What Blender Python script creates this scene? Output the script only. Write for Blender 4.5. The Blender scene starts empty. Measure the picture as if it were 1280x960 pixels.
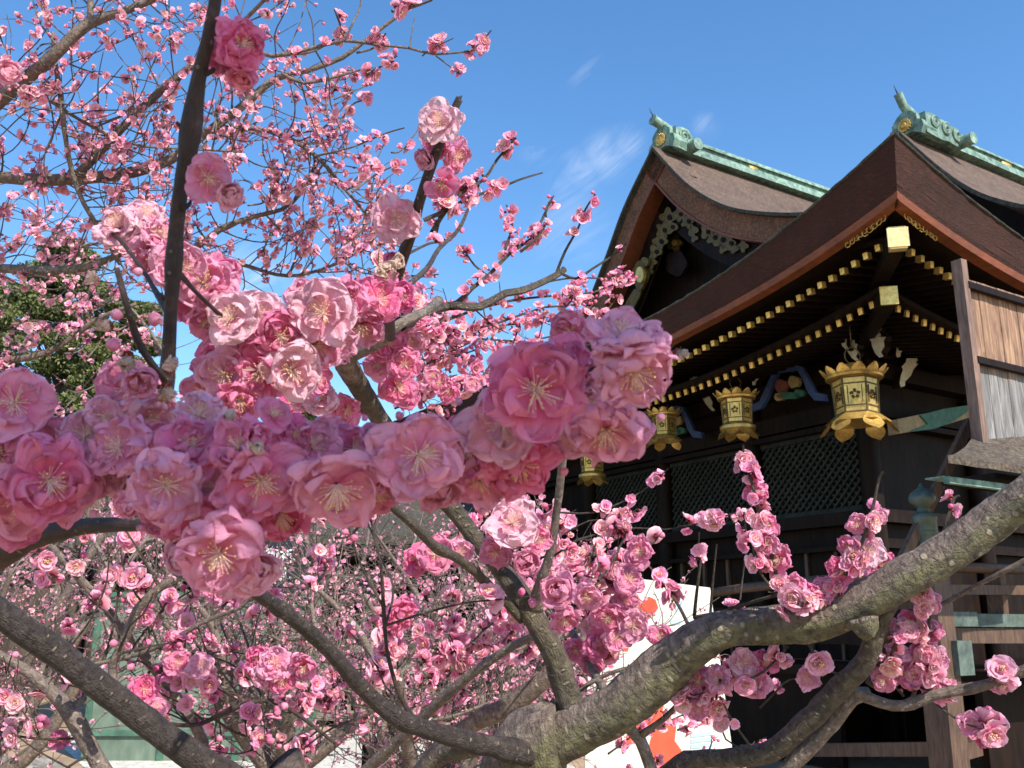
import bpy, math, random
import numpy as np
from mathutils import Vector, Matrix, noise as mnoise
random.seed(7); rng = np.random.default_rng(11)
R = math.radians
scene = bpy.context.scene
COL = scene.collection
# ------------------------------------------------------------------ camera
PITCH = R(14.0); CAMZ = 1.5; F = 1200.0
cam_d = bpy.data.cameras.new('camera'); cam = bpy.data.objects.new('camera', cam_d); COL.objects.link(cam)
cam.location = (0, 0, CAMZ); cam.rotation_euler = (R(90) + PITCH, 0, 0)
cam_d.sensor_width = 36; cam_d.lens = 36 * F / 1280; cam_d.clip_start = .02; cam_d.clip_end = 4000
scene.camera = cam
cam_d.dof.use_dof = True; cam_d.dof.focus_distance = .95; cam_d.dof.aperture_fstop = 42
# ------------------------------------------------------------------ sky, sun, exposure
SUN_EL = R(42); SUN_AZ_VEC = Vector((.62, -.785, 0)).normalized()      # towards the sun
sun_dir = Vector((SUN_AZ_VEC.x * math.cos(SUN_EL), SUN_AZ_VEC.y * math.cos(SUN_EL), math.sin(SUN_EL)))
world = bpy.data.worlds.new('World'); scene.world = world; world.use_nodes = True
nt = world.node_tree; nt.nodes.clear()
wo = nt.nodes.new('ShaderNodeOutputWorld'); bg = nt.nodes.new('ShaderNodeBackground')
sky = nt.nodes.new('ShaderNodeTexSky'); sky.sky_type = 'NISHITA'; sky.sun_disc = False
sky.sun_elevation = SUN_EL; sky.sun_rotation = math.atan2(sun_dir.x, sun_dir.y)
sky.air_density = 1.0; sky.dust_density = .25; sky.ozone_density = 2.2; sky.altitude = 100
bg.inputs['Strength'].default_value = .115
# a few thin cirrus wisps, fixed by direction
tc = nt.nodes.new('ShaderNodeTexCoord')
def wn(t, **k):
    n = nt.nodes.new(t)
    for a, b in k.items(): setattr(n, a, b)
    return n
mp0 = wn('ShaderNodeMapping'); mp0.inputs['Rotation'].default_value = (0, R(34), 0); mp = wn('ShaderNodeMapping'); mp.inputs['Scale'].default_value = (2.2, 2, 13)
n1 = wn('ShaderNodeTexNoise'); n1.inputs['Scale'].default_value = 2.6; n1.inputs['Detail'].default_value = 9; n1.inputs['Roughness'].default_value = .62; n1.inputs['Distortion'].default_value = 1.0
nt.links.new(tc.outputs['Generated'], mp0.inputs['Vector']); nt.links.new(mp0.outputs['Vector'], mp.inputs['Vector']); nt.links.new(mp.outputs['Vector'], n1.inputs['Vector'])
acc = None
def wisp(px, py, rad, gain):
    global acc
    a = (px - 640) / F; b = (480 - py) / F
    d = Vector((a, math.cos(PITCH) - b * math.sin(PITCH), math.sin(PITCH) + b * math.cos(PITCH))).normalized()
    dt = wn('ShaderNodeVectorMath', operation='DISTANCE'); dt.inputs[1].default_value = d
    nt.links.new(tc.outputs['Generated'], dt.inputs[0])
    mr = wn('ShaderNodeMapRange'); mr.interpolation_type = 'SMOOTHSTEP'
    mr.inputs['From Min'].default_value = 0; mr.inputs['From Max'].default_value = rad
    mr.inputs['To Min'].default_value = gain * .62; mr.inputs['To Max'].default_value = 0
    nt.links.new(dt.outputs['Value'], mr.inputs['Value'])
    if acc is None: acc = mr.outputs['Result']
    else:
        m = wn('ShaderNodeMath', operation='MAXIMUM'); nt.links.new(acc, m.inputs[0]); nt.links.new(mr.outputs['Result'], m.inputs[1]); acc = m.outputs[0]
for w in ((758, 195, .034, .9), (782, 180, .026, .75), (725, 213, .03, .7), (700, 240, .03, .5), (735, 92, .03, .35), (672, 182, .028, .4), (715, 285, .06, .4), (882, 158, .018, .7), (315, 352, .05, 1.3), (300, 340, .04, 1.3)): wisp(*w)
cr = wn('ShaderNodeMapRange'); cr.inputs['From Min'].default_value = .44; cr.inputs['From Max'].default_value = .80
nt.links.new(n1.outputs['Fac'], cr.inputs['Value'])
mu = wn('ShaderNodeMath', operation='MULTIPLY', use_clamp=True); nt.links.new(cr.outputs['Result'], mu.inputs[0]); nt.links.new(acc, mu.inputs[1])
mx = wn('ShaderNodeMix', data_type='RGBA'); mx.inputs['B'].default_value = (7.6, 7.9, 8.3, 1)
hsv = wn('ShaderNodeHueSaturation'); hsv.inputs['Saturation'].default_value = 1.22; hsv.inputs['Value'].default_value = 1.46
nt.links.new(sky.outputs['Color'], hsv.inputs['Color'])
nt.links.new(mu.outputs[0], mx.inputs['Factor']); nt.links.new(hsv.outputs['Color'], mx.inputs['A'])
nt.links.new(mx.outputs['Result'], bg.inputs['Color']); nt.links.new(bg.outputs[0], wo.inputs['Surface'])
sun_l = bpy.data.lights.new('sun', 'SUN'); sun_l.energy = 5.0; sun_l.angle = R(.53); sun_l.color = (1, .94, .85)
sun = bpy.data.objects.new('sun', sun_l); COL.objects.link(sun)
sun.rotation_euler = sun_dir.to_track_quat('Z', 'Y').to_euler()
scene.view_settings.view_transform = 'Standard'; scene.view_settings.look = 'None'
scene.view_settings.exposure = 0.60; scene.view_settings.gamma = 1
scene.cycles.max_bounces = 7; scene.cycles.transparent_max_bounces = 8; scene.cycles.diffuse_bounces = 4

# ------------------------------------------------------------------ helpers
def ray(px, py):
    a = (px - 640) / F; b = (480 - py) / F
    return Vector((a, math.cos(PITCH) - b * math.sin(PITCH), math.sin(PITCH) + b * math.cos(PITCH)))
def P(px, py, d):      # a point d metres in front of the camera plane
    return Vector((0, 0, CAMZ)) + ray(px, py) * d
def PY(px, py, Y):     # ... or where the ray meets the plane y = Y
    r = ray(px, py); return Vector((0, 0, CAMZ)) + r * (Y / r.y)
def proj(p):
    x, y, z = p[0], p[1], p[2] - CAMZ
    dep = y * math.cos(PITCH) + z * math.sin(PITCH)
    up = -y * math.sin(PITCH) + z * math.cos(PITCH)
    if dep < .01: return (-9999, -9999, dep)
    return (640 + F * x / dep, 480 - F * up / dep, dep)

def newmat(name):
    m = bpy.data.materials.new(name); m.use_nodes = True; n = m.node_tree
    n.nodes.clear(); o = n.nodes.new('ShaderNodeOutputMaterial'); b = n.nodes.new('ShaderNodeBsdfPrincipled')
    n.links.new(b.outputs[0], o.inputs['Surface']); return m, n, b, o
def N(n, t, **k):
    x = n.nodes.new(t)
    for a, b in k.items(): setattr(x, a, b)
    return x
def ramp(n, fac, stops):
    r = N(n, 'ShaderNodeValToRGB'); e = r.color_ramp.elements
    while len(e) < len(stops): e.new(.5)
    for i, (p, c) in enumerate(stops): e[i].position = p; e[i].color = (*c, 1)
    n.links.new(fac, r.inputs['Fac']); return r.outputs['Color']
def noise(n, scale, detail=5, rough=.55, vec=None, dist=0):
    x = N(n, 'ShaderNodeTexNoise'); x.inputs['Scale'].default_value = scale; x.inputs['Detail'].default_value = detail
    x.inputs['Roughness'].default_value = rough; x.inputs['Distortion'].default_value = dist
    if vec is not None: n.links.new(vec, x.inputs['Vector'])
    return x.outputs['Fac']
def objco(n, scale=(1, 1, 1), uv=False):
    t = N(n, 'ShaderNodeTexCoord'); m = N(n, 'ShaderNodeMapping'); m.inputs['Scale'].default_value = scale
    n.links.new(t.outputs['UV' if uv else 'Object'], m.inputs['Vector']); return m.outputs['Vector']
def bump(n, b, fac, strength=.4, dist=.01):
    x = N(n, 'ShaderNodeBump'); x.inputs['Strength'].default_value = strength; x.inputs['Distance'].default_value = dist
    n.links.new(fac, x.inputs['Height']); n.links.new(x.outputs['Normal'], b.inputs['Normal'])
def simple(name, c0, c1, scale=8, rough=.7, metal=0, stretch=(1, 1, 1), bs=.3, bd=.01, mid=None):
    m, n, b, o = newmat(name); v = objco(n, stretch); f = noise(n, scale, 6, .6, v)
    st = [(.3, c0), (.7, c1)] if mid is None else [(.28, c0), (.5, mid), (.72, c1)]
    mm = N(n, 'ShaderNodeMix', data_type='RGBA', blend_type='MULTIPLY'); mm.inputs['Factor'].default_value = 1; n.links.new(ramp(n, f, st), mm.inputs['A'])
    n.links.new(ramp(n, noise(n, scale * .13 + .5, 6, .65, objco(n), .5), [(.32, (.66, .66, .68)), (.66, (1.12, 1.1, 1.06))]), mm.inputs['B']); n.links.new(mm.outputs['Result'], b.inputs['Base Color'])
    b.inputs['Roughness'].default_value = rough; b.inputs['Metallic'].default_value = metal
    bump(n, b, f, bs, bd); return m

M = {}
def bark(name, cols, lent, moss=0, bumpd=.0015, vs=1):
    m, n, b, o = newmat(name)
    uv = objco(n, (1, 1, 1), True); ob = objco(n)
    f1 = noise(n, 95 * vs, 9, .72, ob, .6); f2 = noise(n, 17 * vs, 5, .6, ob)
    col = ramp(n, f1, [(.3, cols[0]), (.55, cols[1]), (.75, cols[2])])
    mxx = N(n, 'ShaderNodeMix', data_type='RGBA', blend_type='MULTIPLY'); mxx.inputs['Factor'].default_value = .7
    n.links.new(col, mxx.inputs['A']); n.links.new(ramp(n, f2, [(.35, (.62, .6, .6)), (.65, (1.15, 1.08, 1))]), mxx.inputs['B'])
    fv = noise(n, 1, 5, .65, objco(n, (9, 150, 1), True), .5); mv = N(n, 'ShaderNodeMix', data_type='RGBA', blend_type='MULTIPLY'); mv.inputs['Factor'].default_value = .85
    n.links.new(mxx.outputs['Result'], mv.inputs['A']); n.links.new(ramp(n, fv, [(.34, (.45, .42, .4)), (.6, (1.12, 1.1, 1.08))]), mv.inputs['B']); out = mv.outputs['Result']
    if moss:
        g = N(n, 'ShaderNodeNewGeometry'); dp = N(n, 'ShaderNodeVectorMath', operation='DOT_PRODUCT'); dp.inputs[1].default_value = (.35, -.45, -.85)
        n.links.new(g.outputs['Normal'], dp.inputs[0])
        f3 = noise(n, 14, 6, .7, ob)
        ad = N(n, 'ShaderNodeMath', operation='ADD'); n.links.new(dp.outputs['Value'], ad.inputs[0]); n.links.new(f3, ad.inputs[1])
        mr = N(n, 'ShaderNodeMapRange'); mr.inputs['From Min'].default_value = .50; mr.inputs['From Max'].default_value = .92; mr.inputs['To Max'].default_value = moss
        n.links.new(ad.outputs[0], mr.inputs['Value'])
        m2 = N(n, 'ShaderNodeMix', data_type='RGBA'); n.links.new(mr.outputs['Result'], m2.inputs['Factor']); n.links.new(out, m2.inputs['A'])
        n.links.new(ramp(n, noise(n, 90, 4, .6, ob), [(.38, (.035, .036, .012)), (.62, (.21, .22, .07))]), m2.inputs['B']); out = m2.outputs['Result']
    vor = N(n, 'ShaderNodeTexVoronoi'); vor.inputs['Scale'].default_value = 1; vor.inputs['Randomness'].default_value = .9
    mp = N(n, 'ShaderNodeMapping'); mp.inputs['Scale'].default_value = (lent[0], lent[1], 1)
    n.links.new(uv, mp.inputs['Vector']); n.links.new(mp.outputs['Vector'], vor.inputs['Vector'])
    mr2 = N(n, 'ShaderNodeMapRange'); mr2.inputs['From Min'].default_value = lent[2]; mr2.inputs['From Max'].default_value = lent[2] * 1.7; mr2.inputs['To Min'].default_value = 1; mr2.inputs['To Max'].default_value = 0
    n.links.new(vor.outputs['Distance'], mr2.inputs['Value'])
    m3 = N(n, 'ShaderNodeMix', data_type='RGBA'); m3.inputs['B'].default_value = (*lent[3], 1)
    sg = N(n, 'ShaderNodeSeparateColor'); n.links.new(vor.outputs['Color'], sg.inputs[0]); gt = N(n, 'ShaderNodeMath', operation='GREATER_THAN'); gt.inputs[1].default_value = .45; n.links.new(sg.outputs[0], gt.inputs[0])
    sc = N(n, 'ShaderNodeMath', operation='MULTIPLY'); n.links.new(gt.outputs[0], sc.inputs[1]); n.links.new(mr2.outputs['Result'], sc.inputs[0])
    crk = N(n, 'ShaderNodeTexVoronoi', feature='DISTANCE_TO_EDGE'); crk.inputs['Scale'].default_value = 1; crm = N(n, 'ShaderNodeMapping'); crm.inputs['Scale'].default_value = (26, 95, 1)
    wq = N(n, 'ShaderNodeMix', data_type='VECTOR'); wq.inputs['Factor'].default_value = .02; nzv = N(n, 'ShaderNodeTexNoise'); nzv.inputs['Scale'].default_value = 60; n.links.new(ob, nzv.inputs['Vector'])
    n.links.new(uv, wq.inputs['A']); n.links.new(nzv.outputs['Color'], wq.inputs['B']); n.links.new(wq.outputs['Result'], crm.inputs['Vector']); n.links.new(crm.outputs['Vector'], crk.inputs['Vector'])
    cm = N(n, 'ShaderNodeMapRange'); cm.inputs['From Max'].default_value = .22; n.links.new(crk.outputs['Distance'], cm.inputs['Value'])
    n.links.new(sc.outputs[0], m3.inputs['Factor']); n.links.new(out, m3.inputs['A']); n.links.new(m3.outputs['Result'], b.inputs['Base Color'])
    hs = N(n, 'ShaderNodeMath', operation='MULTIPLY_ADD'); hs.inputs[1].default_value = .5; n.links.new(sc.outputs[0], hs.inputs[0]); ah = N(n, 'ShaderNodeMath', operation='MULTIPLY_ADD'); ah.inputs[1].default_value = .10 if not moss else .16; n.links.new(cm.outputs['Result'], ah.inputs[0]); fs = N(n, 'ShaderNodeMath', operation='ADD'); n.links.new(f1, fs.inputs[0]); n.links.new(fv, fs.inputs[1]); n.links.new(fs.outputs[0], ah.inputs[2]); n.links.new(ah.outputs[0], hs.inputs[2])
    bump(n, b, hs.outputs[0], .9, bumpd); b.inputs['Roughness'].default_value = .62
    return m
M['bark_moss'] = bark('mossy_bark', [(.06, .042, .032), (.30, .235, .19), (.56, .47, .40)], (8, 85, .17, (.40, .34, .22)), .6, .012)
M['bark_limb'] = bark('limb_bark', [(.035, .025, .02), (.14, .105, .082), (.34, .275, .225)], (5, 130, .15, (.27, .23, .16)), .22, .008)
M['bark_bough'] = bark('dark_bough_bark', [(.018, .012, .011), (.06, .045, .038), (.16, .13, .11)], (5, 120, .13, (.24, .19, .13)), 0, .007)
M['bark_dark'] = bark('dark_bark', [(.016, .008, .006), (.045, .023, .017), (.11, .065, .048)], (4, 220, .14, (.17, .12, .08)), 0, .0015)
M['bark_grey'] = bark('grey_bark', [(.08, .062, .05), (.21, .17, .14), (.38, .33, .28)], (5, 110, .14, (.36, .31, .25)), 0, .003)

def petal_mat():
    m, n, b, o = newmat('petal')
    at = N(n, 'ShaderNodeAttribute', attribute_name='pc'); oi = N(n, 'ShaderNodeObjectInfo')
    hs = N(n, 'ShaderNodeHueSaturation'); n.links.new(at.outputs['Color'], hs.inputs['Color'])
    mr = N(n, 'ShaderNodeMapRange'); mr.inputs['To Min'].default_value = .86; mr.inputs['To Max'].default_value = 1.12; n.links.new(oi.outputs['Random'], mr.inputs['Value'])
    n.links.new(mr.outputs['Result'], hs.inputs['Saturation'])
    sn = N(n, 'ShaderNodeMath', operation='MULTIPLY'); sn.inputs[1].default_value = 75; n.links.new(at.outputs['Alpha'], sn.inputs[0])
    ob_ = objco(n); wv = N(n, 'ShaderNodeMath', operation='MULTIPLY_ADD'); wv.inputs[1].default_value = 7; n.links.new(noise(n, 3, 4, .6, ob_), wv.inputs[0]); n.links.new(sn.outputs[0], wv.inputs[2])
    si = N(n, 'ShaderNodeMath', operation='SINE'); n.links.new(wv.outputs[0], si.inputs[0])
    vm = N(n, 'ShaderNodeMapRange'); vm.inputs['From Min'].default_value = .2; vm.inputs['From Max'].default_value = 1; vm.inputs['To Min'].default_value = 1; vm.inputs['To Max'].default_value = .95; n.links.new(si.outputs[0], vm.inputs['Value']); n.links.new(vm.outputs['Result'], hs.inputs['Value'])
    f = si.outputs[0]
    b.inputs['Roughness'].default_value = .5; b.inputs['Specular IOR Level'].default_value = .12
    n.links.new(hs.outputs['Color'], b.inputs['Base Color'])
    bump(n, b, noise(n, 6, 5, .6, ob_), .35, .05)
    tr = N(n, 'ShaderNodeBsdfTranslucent'); n.links.new(hs.outputs['Color'], tr.inputs['Color'])
    ms = N(n, 'ShaderNodeMixShader'); ms.inputs[0].default_value = .42
    n.links.new(b.outputs[0], ms.inputs[1]); n.links.new(tr.outputs[0], ms.inputs[2]); n.links.new(ms.outputs[0], o.inputs['Surface'])
    return m
M['petal'] = petal_mat()
def vc_mat(name, rough=.6):
    m, n, b, o = newmat(name); at = N(n, 'ShaderNodeAttribute', attribute_name='pc'); n.links.new(at.outputs['Color'], b.inputs['Base Color'])
    b.inputs['Roughness'].default_value = rough; return m
M['calyx'] = vc_mat('calyx'); M['stamen'] = vc_mat('stamen', .5)

def tagit(o, label=None, cat=None, group=None, kind=None):
    if label: o['label'] = label
    if cat: o['category'] = cat
    if group: o['group'] = group
    if kind: o['kind'] = kind
    return o
def empty(name, loc=(0, 0, 0), rz=0, **k):
    o = bpy.data.objects.new(name, None); COL.objects.link(o); o.location = loc; o.rotation_euler = (0, 0, rz); o.empty_display_size = .2
    return tagit(o, **k)
def link(name, me, parent=None, **k):
    o = bpy.data.objects.new(name, me); COL.objects.link(o)
    if parent is not None: o.parent = parent
    return tagit(o, **k)

class MB:
    def __init__(s): s.v = []; s.f = []; s.m = []; s.c = []; s.uv = []; s.nv = 0
    def add(s, v, f, mi=0, col=None, uv=None):
        v = np.asarray(v, float).reshape(-1, 3); s.v.append(v)
        s.f += [tuple(i + s.nv for i in q) for q in f]; s.m += [mi] * len(f)
        if col is None: col = (1, 1, 1)
        col = np.asarray(col, float)
        s.c.append(np.broadcast_to(col, (len(v), 3)) if col.ndim == 1 else col)
        s.uv.append(np.zeros((len(v), 2)) if uv is None else uv)
        s.nv += len(v)
    def box(s, c, size, rz=0, mi=0, rot=None, taper=1):
        x, y, z = [k / 2 for k in size]
        v = np.array([(-x, -y, -z), (x, -y, -z), (x, y, -z), (-x, y, -z), (-x * taper, -y * taper, z), (x * taper, -y * taper, z), (x * taper, y * taper, z), (-x * taper, y * taper, z)])
        if rot is None: rot = Matrix.Rotation(rz, 3, 'Z')
        v = v @ np.array(rot.transposed()) + np.array(c)
        s.add(v, [(0, 3, 2, 1), (4, 5, 6, 7), (0, 1, 5, 4), (1, 2, 6, 5), (2, 3, 7, 6), (3, 0, 4, 7)], mi)
    def bar(s, p0, p1, w, h, mi=0, up=(0, 0, 1)):
        p0 = Vector(p0); p1 = Vector(p1); d = (p1 - p0); L = d.length; d.normalize()
        sx = d.cross(Vector(up)); sx.normalize(); uz = sx.cross(d)
        rot = Matrix((d, sx, uz)).transposed()
        s.box((p0 + p1) / 2, (L, w, h), mi=mi, rot=rot)
    def cyl(s, p0, p1, r0, r1=None, n=16, mi=0, caps=True):
        r1 = r0 if r1 is None else r1
        s.tube([p0, p1], [r0, r1], n, mi, caps)
    def tube(s, pts, rad, n=8, mi=0, caps=True, col=None):
        pts = [Vector(p) for p in pts]; k = len(pts)
        ref = None; V = []; UV = []; L = 0
        for i, p in enumerate(pts):
            t = (pts[min(i + 1, k - 1)] - pts[max(i - 1, 0)])
            if t.length < 1e-9: t = Vector((0, 0, 1))
            t.normalize()
            if ref is None:
                ref = t.cross(Vector((0, 0, 1)) if abs(t.z) < .9 else Vector((1, 0, 0))); ref.normalize()
            else:
                ref = ref - t * ref.dot(t); ref.normalize()
            b = t.cross(ref)
            if i: L += (p - pts[i - 1]).length
            for j in range(n + 1):
                a = 2 * math.pi * j / n
                V.append(p + (ref * math.cos(a) + b * math.sin(a)) * rad[i]); UV.append((j / n, L))
        F_ = []
        w = n + 1
        for i in range(k - 1):
            for j in range(n): F_.append((i * w + j, i * w + j + 1, (i + 1) * w + j + 1, (i + 1) * w + j))
        if caps:
            F_.append(tuple(reversed(range(n)))); F_.append(tuple((k - 1) * w + j for j in range(n)))
        s.add(np.array(V), F_, mi, col, np.array(UV))
    def lathe(s, prof, c=(0, 0, 0), n=24, mi=0):
        V = []; F_ = []
        for r, z in prof:
            for j in range(n):
                a = 2 * math.pi * j / n; V.append((c[0] + r * math.cos(a), c[1] + r * math.sin(a), c[2] + z))
        for i in range(len(prof) - 1):
            for j in range(n): F_.append((i * n + j, i * n + (j + 1) % n, (i + 1) * n + (j + 1) % n, (i + 1) * n + j))
        F_.append(tuple(reversed(range(n)))); F_.append(tuple((len(prof) - 1) * n + j for j in range(n)))
        s.add(V, F_, mi)
    def prism(s, outline, frame, depth, mi=0):     # outline 2D, frame(a,b,c)->3D
        n = len(outline)
        V = [frame(a, b, 0) for a, b in outline] + [frame(a, b, depth) for a, b in outline]
        F_ = [tuple(range(n)), tuple(reversed(range(n, 2 * n)))] + [(i, i + n, (i + 1) % n + n, (i + 1) % n) for i in range(n)]
        s.add(np.array([tuple(v) for v in V]), F_, mi)
    def grid(s, G, mi=0, uv=None, flip=False):
        G = np.asarray(G, float); a, b = G.shape[:2]
        f = [((i * b + j), (i * b + j + 1), ((i + 1) * b + j + 1), ((i + 1) * b + j)) for i in range(a - 1) for j in range(b - 1)]
        if flip: f = [q[::-1] for q in f]
        s.add(G.reshape(-1, 3), f, mi, None, uv)
    def mesh(s, name, mats, smooth=True, sharp=None, off=None):
        V = np.concatenate(s.v); C = np.concatenate(s.c); U = np.concatenate(s.uv)
        if off is not None: V = V - np.array(off)
        me = bpy.data.meshes.new(name); nl = np.array([len(q) for q in s.f])
        me.vertices.add(len(V)); me.vertices.foreach_set('co', V.ravel())
        fl = np.fromiter((i for q in s.f for i in q), int, nl.sum())
        me.loops.add(len(fl)); me.loops.foreach_set('vertex_index', fl)
        me.polygons.add(len(nl)); st = np.concatenate([[0], np.cumsum(nl)[:-1]])
        me.polygons.foreach_set('loop_start', st); me.polygons.foreach_set('loop_total', nl)
        for m in mats: me.materials.append(m)
        me.polygons.foreach_set('material_index', np.array(s.m))
        me.polygons.foreach_set('use_smooth', np.full(len(nl), smooth))
        ca = me.color_attributes.new('pc', 'FLOAT_COLOR', 'POINT')
        ca.data.foreach_set('color', np.concatenate([C, np.ones((len(C), 1))], 1).ravel())
        ul = me.uv_layers.new(name='uv'); ul.data.foreach_set('uv', U[fl].ravel())
        me.update(calc_edges=True); me.validate()
        if sharp is not None: me.set_sharp_from_angle(angle=R(sharp))
        return me
    def obj(s, name, mats, parent=None, smooth=False, sharp=None, off=None, **k):
        if not isinstance(mats, (list, tuple)): mats = [mats]
        return link(name, s.mesh(name, mats, smooth or sharp is not None, sharp, off), parent, **k)

def catmull(pts, rad, step):
    pts = [Vector(p) for p in pts]; out = []; ro = []
    n = len(pts)
    for i in range(n - 1):
        p0 = pts[max(i - 1, 0)]; p1 = pts[i]; p2 = pts[i + 1]; p3 = pts[min(i + 2, n - 1)]
        k = max(2, int((p2 - p1).length / step))
        for j in range(k):
            t = j / k
            out.append(.5 * ((2 * p1) + (p2 - p0) * t + (2 * p0 - 5 * p1 + 4 * p2 - p3) * t * t + (3 * p1 - p0 - 3 * p2 + p3) * t ** 3))
            ro.append(rad[i] * (1 - t) + rad[i + 1] * t)
    out.append(pts[-1]); ro.append(rad[-1]); return out, ro

# ------------------------------------------------------------------ the hall
M['bark_edge'] = simple('cypress_bark_edge', (.016, .006, .004), (.10, .030, .015), 9, .95, 0, (1.6, 1.6, 24), .9, .02, (.055, .018, .010))
M['bark_roof'] = simple('cypress_bark_roof', (.045, .028, .020), (.19, .130, .10), 16, .9, 0, (3.5, .8, 1), .6, .02, (.10, .063, .044))
M['bark_tan'] = simple('trimmed_bark', (.09, .036, .02), (.32, .16, .085), 26, .9, 0, (1, 1, 1), .8, .03, (.18, .08, .042))
M['orange_board'] = simple('orange_board', (.13, .032, .010), (.24, .062, .018), 9, .55, 0, (1, 1, 4))
M['dark_edge'] = simple('dark_roof_edge', (.018, .015, .012), (.09, .085, .06), 22, .9)
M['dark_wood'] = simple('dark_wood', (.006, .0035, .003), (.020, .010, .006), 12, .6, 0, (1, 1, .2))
M['brown_wood'] = simple('brown_wood', (.05, .026, .017), (.15, .085, .052), 10, .6, 0, (4, 4, .5))
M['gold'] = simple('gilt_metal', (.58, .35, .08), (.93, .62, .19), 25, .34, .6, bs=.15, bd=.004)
M['glint_gilt'] = simple('glint_gilt', (.92, .66, .24), (1, .78, .36), 25, .3, .5, bs=.1, bd=.003)  # lighter gilt: the hip cap's sun glint is put into the colour
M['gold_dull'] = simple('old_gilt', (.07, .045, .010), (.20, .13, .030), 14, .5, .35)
M['copper'] = simple('green_copper', (.045, .085, .07), (.32, .44, .36), 11, .75, 0, (1, 1, 1), .5, .02, (.15, .26, .205))
M['copper_dark'] = simple('dark_copper', (.05, .07, .06), (.14, .19, .16), 10, .6, .1)
M['cream'] = simple('cream_paint', (.50, .46, .33), (.68, .64, .50), 14, .7)
M['blue'] = simple('blue_paint', (.02, .035, .10), (.045, .08, .20), 14, .6)
M['green'] = simple('green_paint', (.015, .07, .045), (.04, .15, .09), 14, .6)
M['redp'] = simple('red_paint', (.12, .03, .022), (.22, .07, .05), 14, .6)
M['ochre'] = simple('ochre_paint', (.22, .15, .06), (.36, .26, .11), 14, .6)
M['finial'] = simple('patina_bronze', (.045, .07, .055), (.12, .16, .13), 12, .5, .2)
M['lattice'] = simple('lattice_paint', (.018, .020, .016), (.045, .05, .04), 12, .6)

for k_ in ('dark_wood', 'lattice'): M[k_].node_tree.nodes['Principled BSDF'].inputs['Specular IOR Level'].default_value = .12
g_ = M['gold'].node_tree; mx_ = [n for n in g_.nodes if n.type == 'MIX'][0]; hv = g_.nodes.new('ShaderNodeHueSaturation'); oi_ = g_.nodes.new('ShaderNodeObjectInfo'); mr_ = g_.nodes.new('ShaderNodeMapRange'); mr_.inputs['To Min'].default_value = .7; mr_.inputs['To Max'].default_value = 1.15
g_.links.new(oi_.outputs['Random'], mr_.inputs['Value']); g_.links.new(mr_.outputs['Result'], hv.inputs['Value']); g_.links.new(mx_.outputs['Result'], hv.inputs['Color']); g_.links.new(hv.outputs['Color'], g_.nodes['Principled BSDF'].inputs['Base Color'])
CX, CY = 3.73, 8.5; CR = Vector((.843, .537, 0)); CL = Vector((-.537, .843, 0))
hall = empty('shrine_hall', (CX, CY, 0), math.atan2(.537, .843), label='dark timber shrine hall with thick bark eaves, twin gables and green copper ridges', cat='shrine')
def toloc(p): d = Vector(p) - Vector((CX, CY, 0)); return Vector((d.dot(CR), d.dot(CL), d.z))
def toworld(p): return Vector((CX, CY, 0)) + CR * p[0] + CL * p[1] + Vector((0, 0, p[2]))
def W(px, py, u):       # where the sight line meets a plane parallel to the lantern side
    r = ray(px, py); o = toloc((0, 0, CAMZ)); q = Vector((r.dot(CR), r.dot(CL), r.z)); k = (u - o.x) / q.x; return o + q * k
def WT(px, py, t):
    r = ray(px, py); o = toloc((0, 0, CAMZ)); q = Vector((r.dot(CR), r.dot(CL), r.z)); k = (t - o.y) / q.y; return o + q * k

def ze(s): return 5.2 + .93 * max(0, 1 - s / 5) ** 2.2
def th(s): return .36 + .21 * max(0, 1 - s / 3) ** 1.3
S_ = [0, .08, .15, .22, .3, .4, .5, .62, .75, .88, 1, 1.15, 1.3, 1.45, 1.6, 1.8, 2, 2.2, 2.5, 2.75, 3, 3.3, 3.6, 4, 4.3, 4.7, 5, 5.5, 6, 6.5, 7, 8, 9, 10, 11, 12.5]
def eave_strip(points, swap):
    # points: function s -> list of (inset, z); mitred at the corner
    G = []
    for s in S_:
        row = []
        for ins, z in points(s):
            a, b = ins, max(s, ins)
            row.append((b, a, z) if swap else (a, b, z))
        G.append(row)
    return G
def strips(name, fn, mat, n=1):
    mb = MB()
    mb.grid(eave_strip(fn, False)); mb.grid(eave_strip(fn, True), flip=True)
    return mb.obj(name, mat, hall, sharp=35)
def jag(s, i): return .010 * mnoise.noise((s * 9, i * 5, 0)) + .006 * mnoise.noise((s * 40, i * 3, 1))
strips('eave', lambda s: [(.55, ze(s) + .22), (0, ze(s))] + [(.012 * k_ + (.004 if o_ else 0) + .004 * mnoise.noise((s * 6, k_ * 3.1, o_)), ze(s) - .01 - (th(s) - .08) * (k_ + o_ * .12) / 8) for k_ in range(8) for o_ in (0, 1)] + [(.11, ze(s) - th(s) + .07)], M['bark_edge'])
strips('eave_board', lambda s: [(.112, ze(s) - th(s) + .075), (.10, ze(s) - th(s) + .07), (.12, ze(s) - th(s)), (.24, ze(s) - th(s) - .01), (.26, ze(s) - th(s) + .02)], M['orange_board'])
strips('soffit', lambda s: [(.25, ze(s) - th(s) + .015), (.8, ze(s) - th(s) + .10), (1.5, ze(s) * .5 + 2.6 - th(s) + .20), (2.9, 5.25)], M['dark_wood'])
mb = MB()     # ragged lichen-flecked lip along the top of the eave
for sw in (False, True):
    pts = []
    for i in range(130):
        s = i * .09; p = (-.005 + jag(s, 1), s, ze(s) + .012 + jag(s, 2)); pts.append((p[1], p[0], p[2]) if sw else p)
    mb.tube(pts, [.017 + .007 * mnoise.noise((i * .9, 0, 0)) for i in range(130)], 6)
mb.obj('eave_lip', M['dark_edge'], hall, smooth=True)
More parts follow.
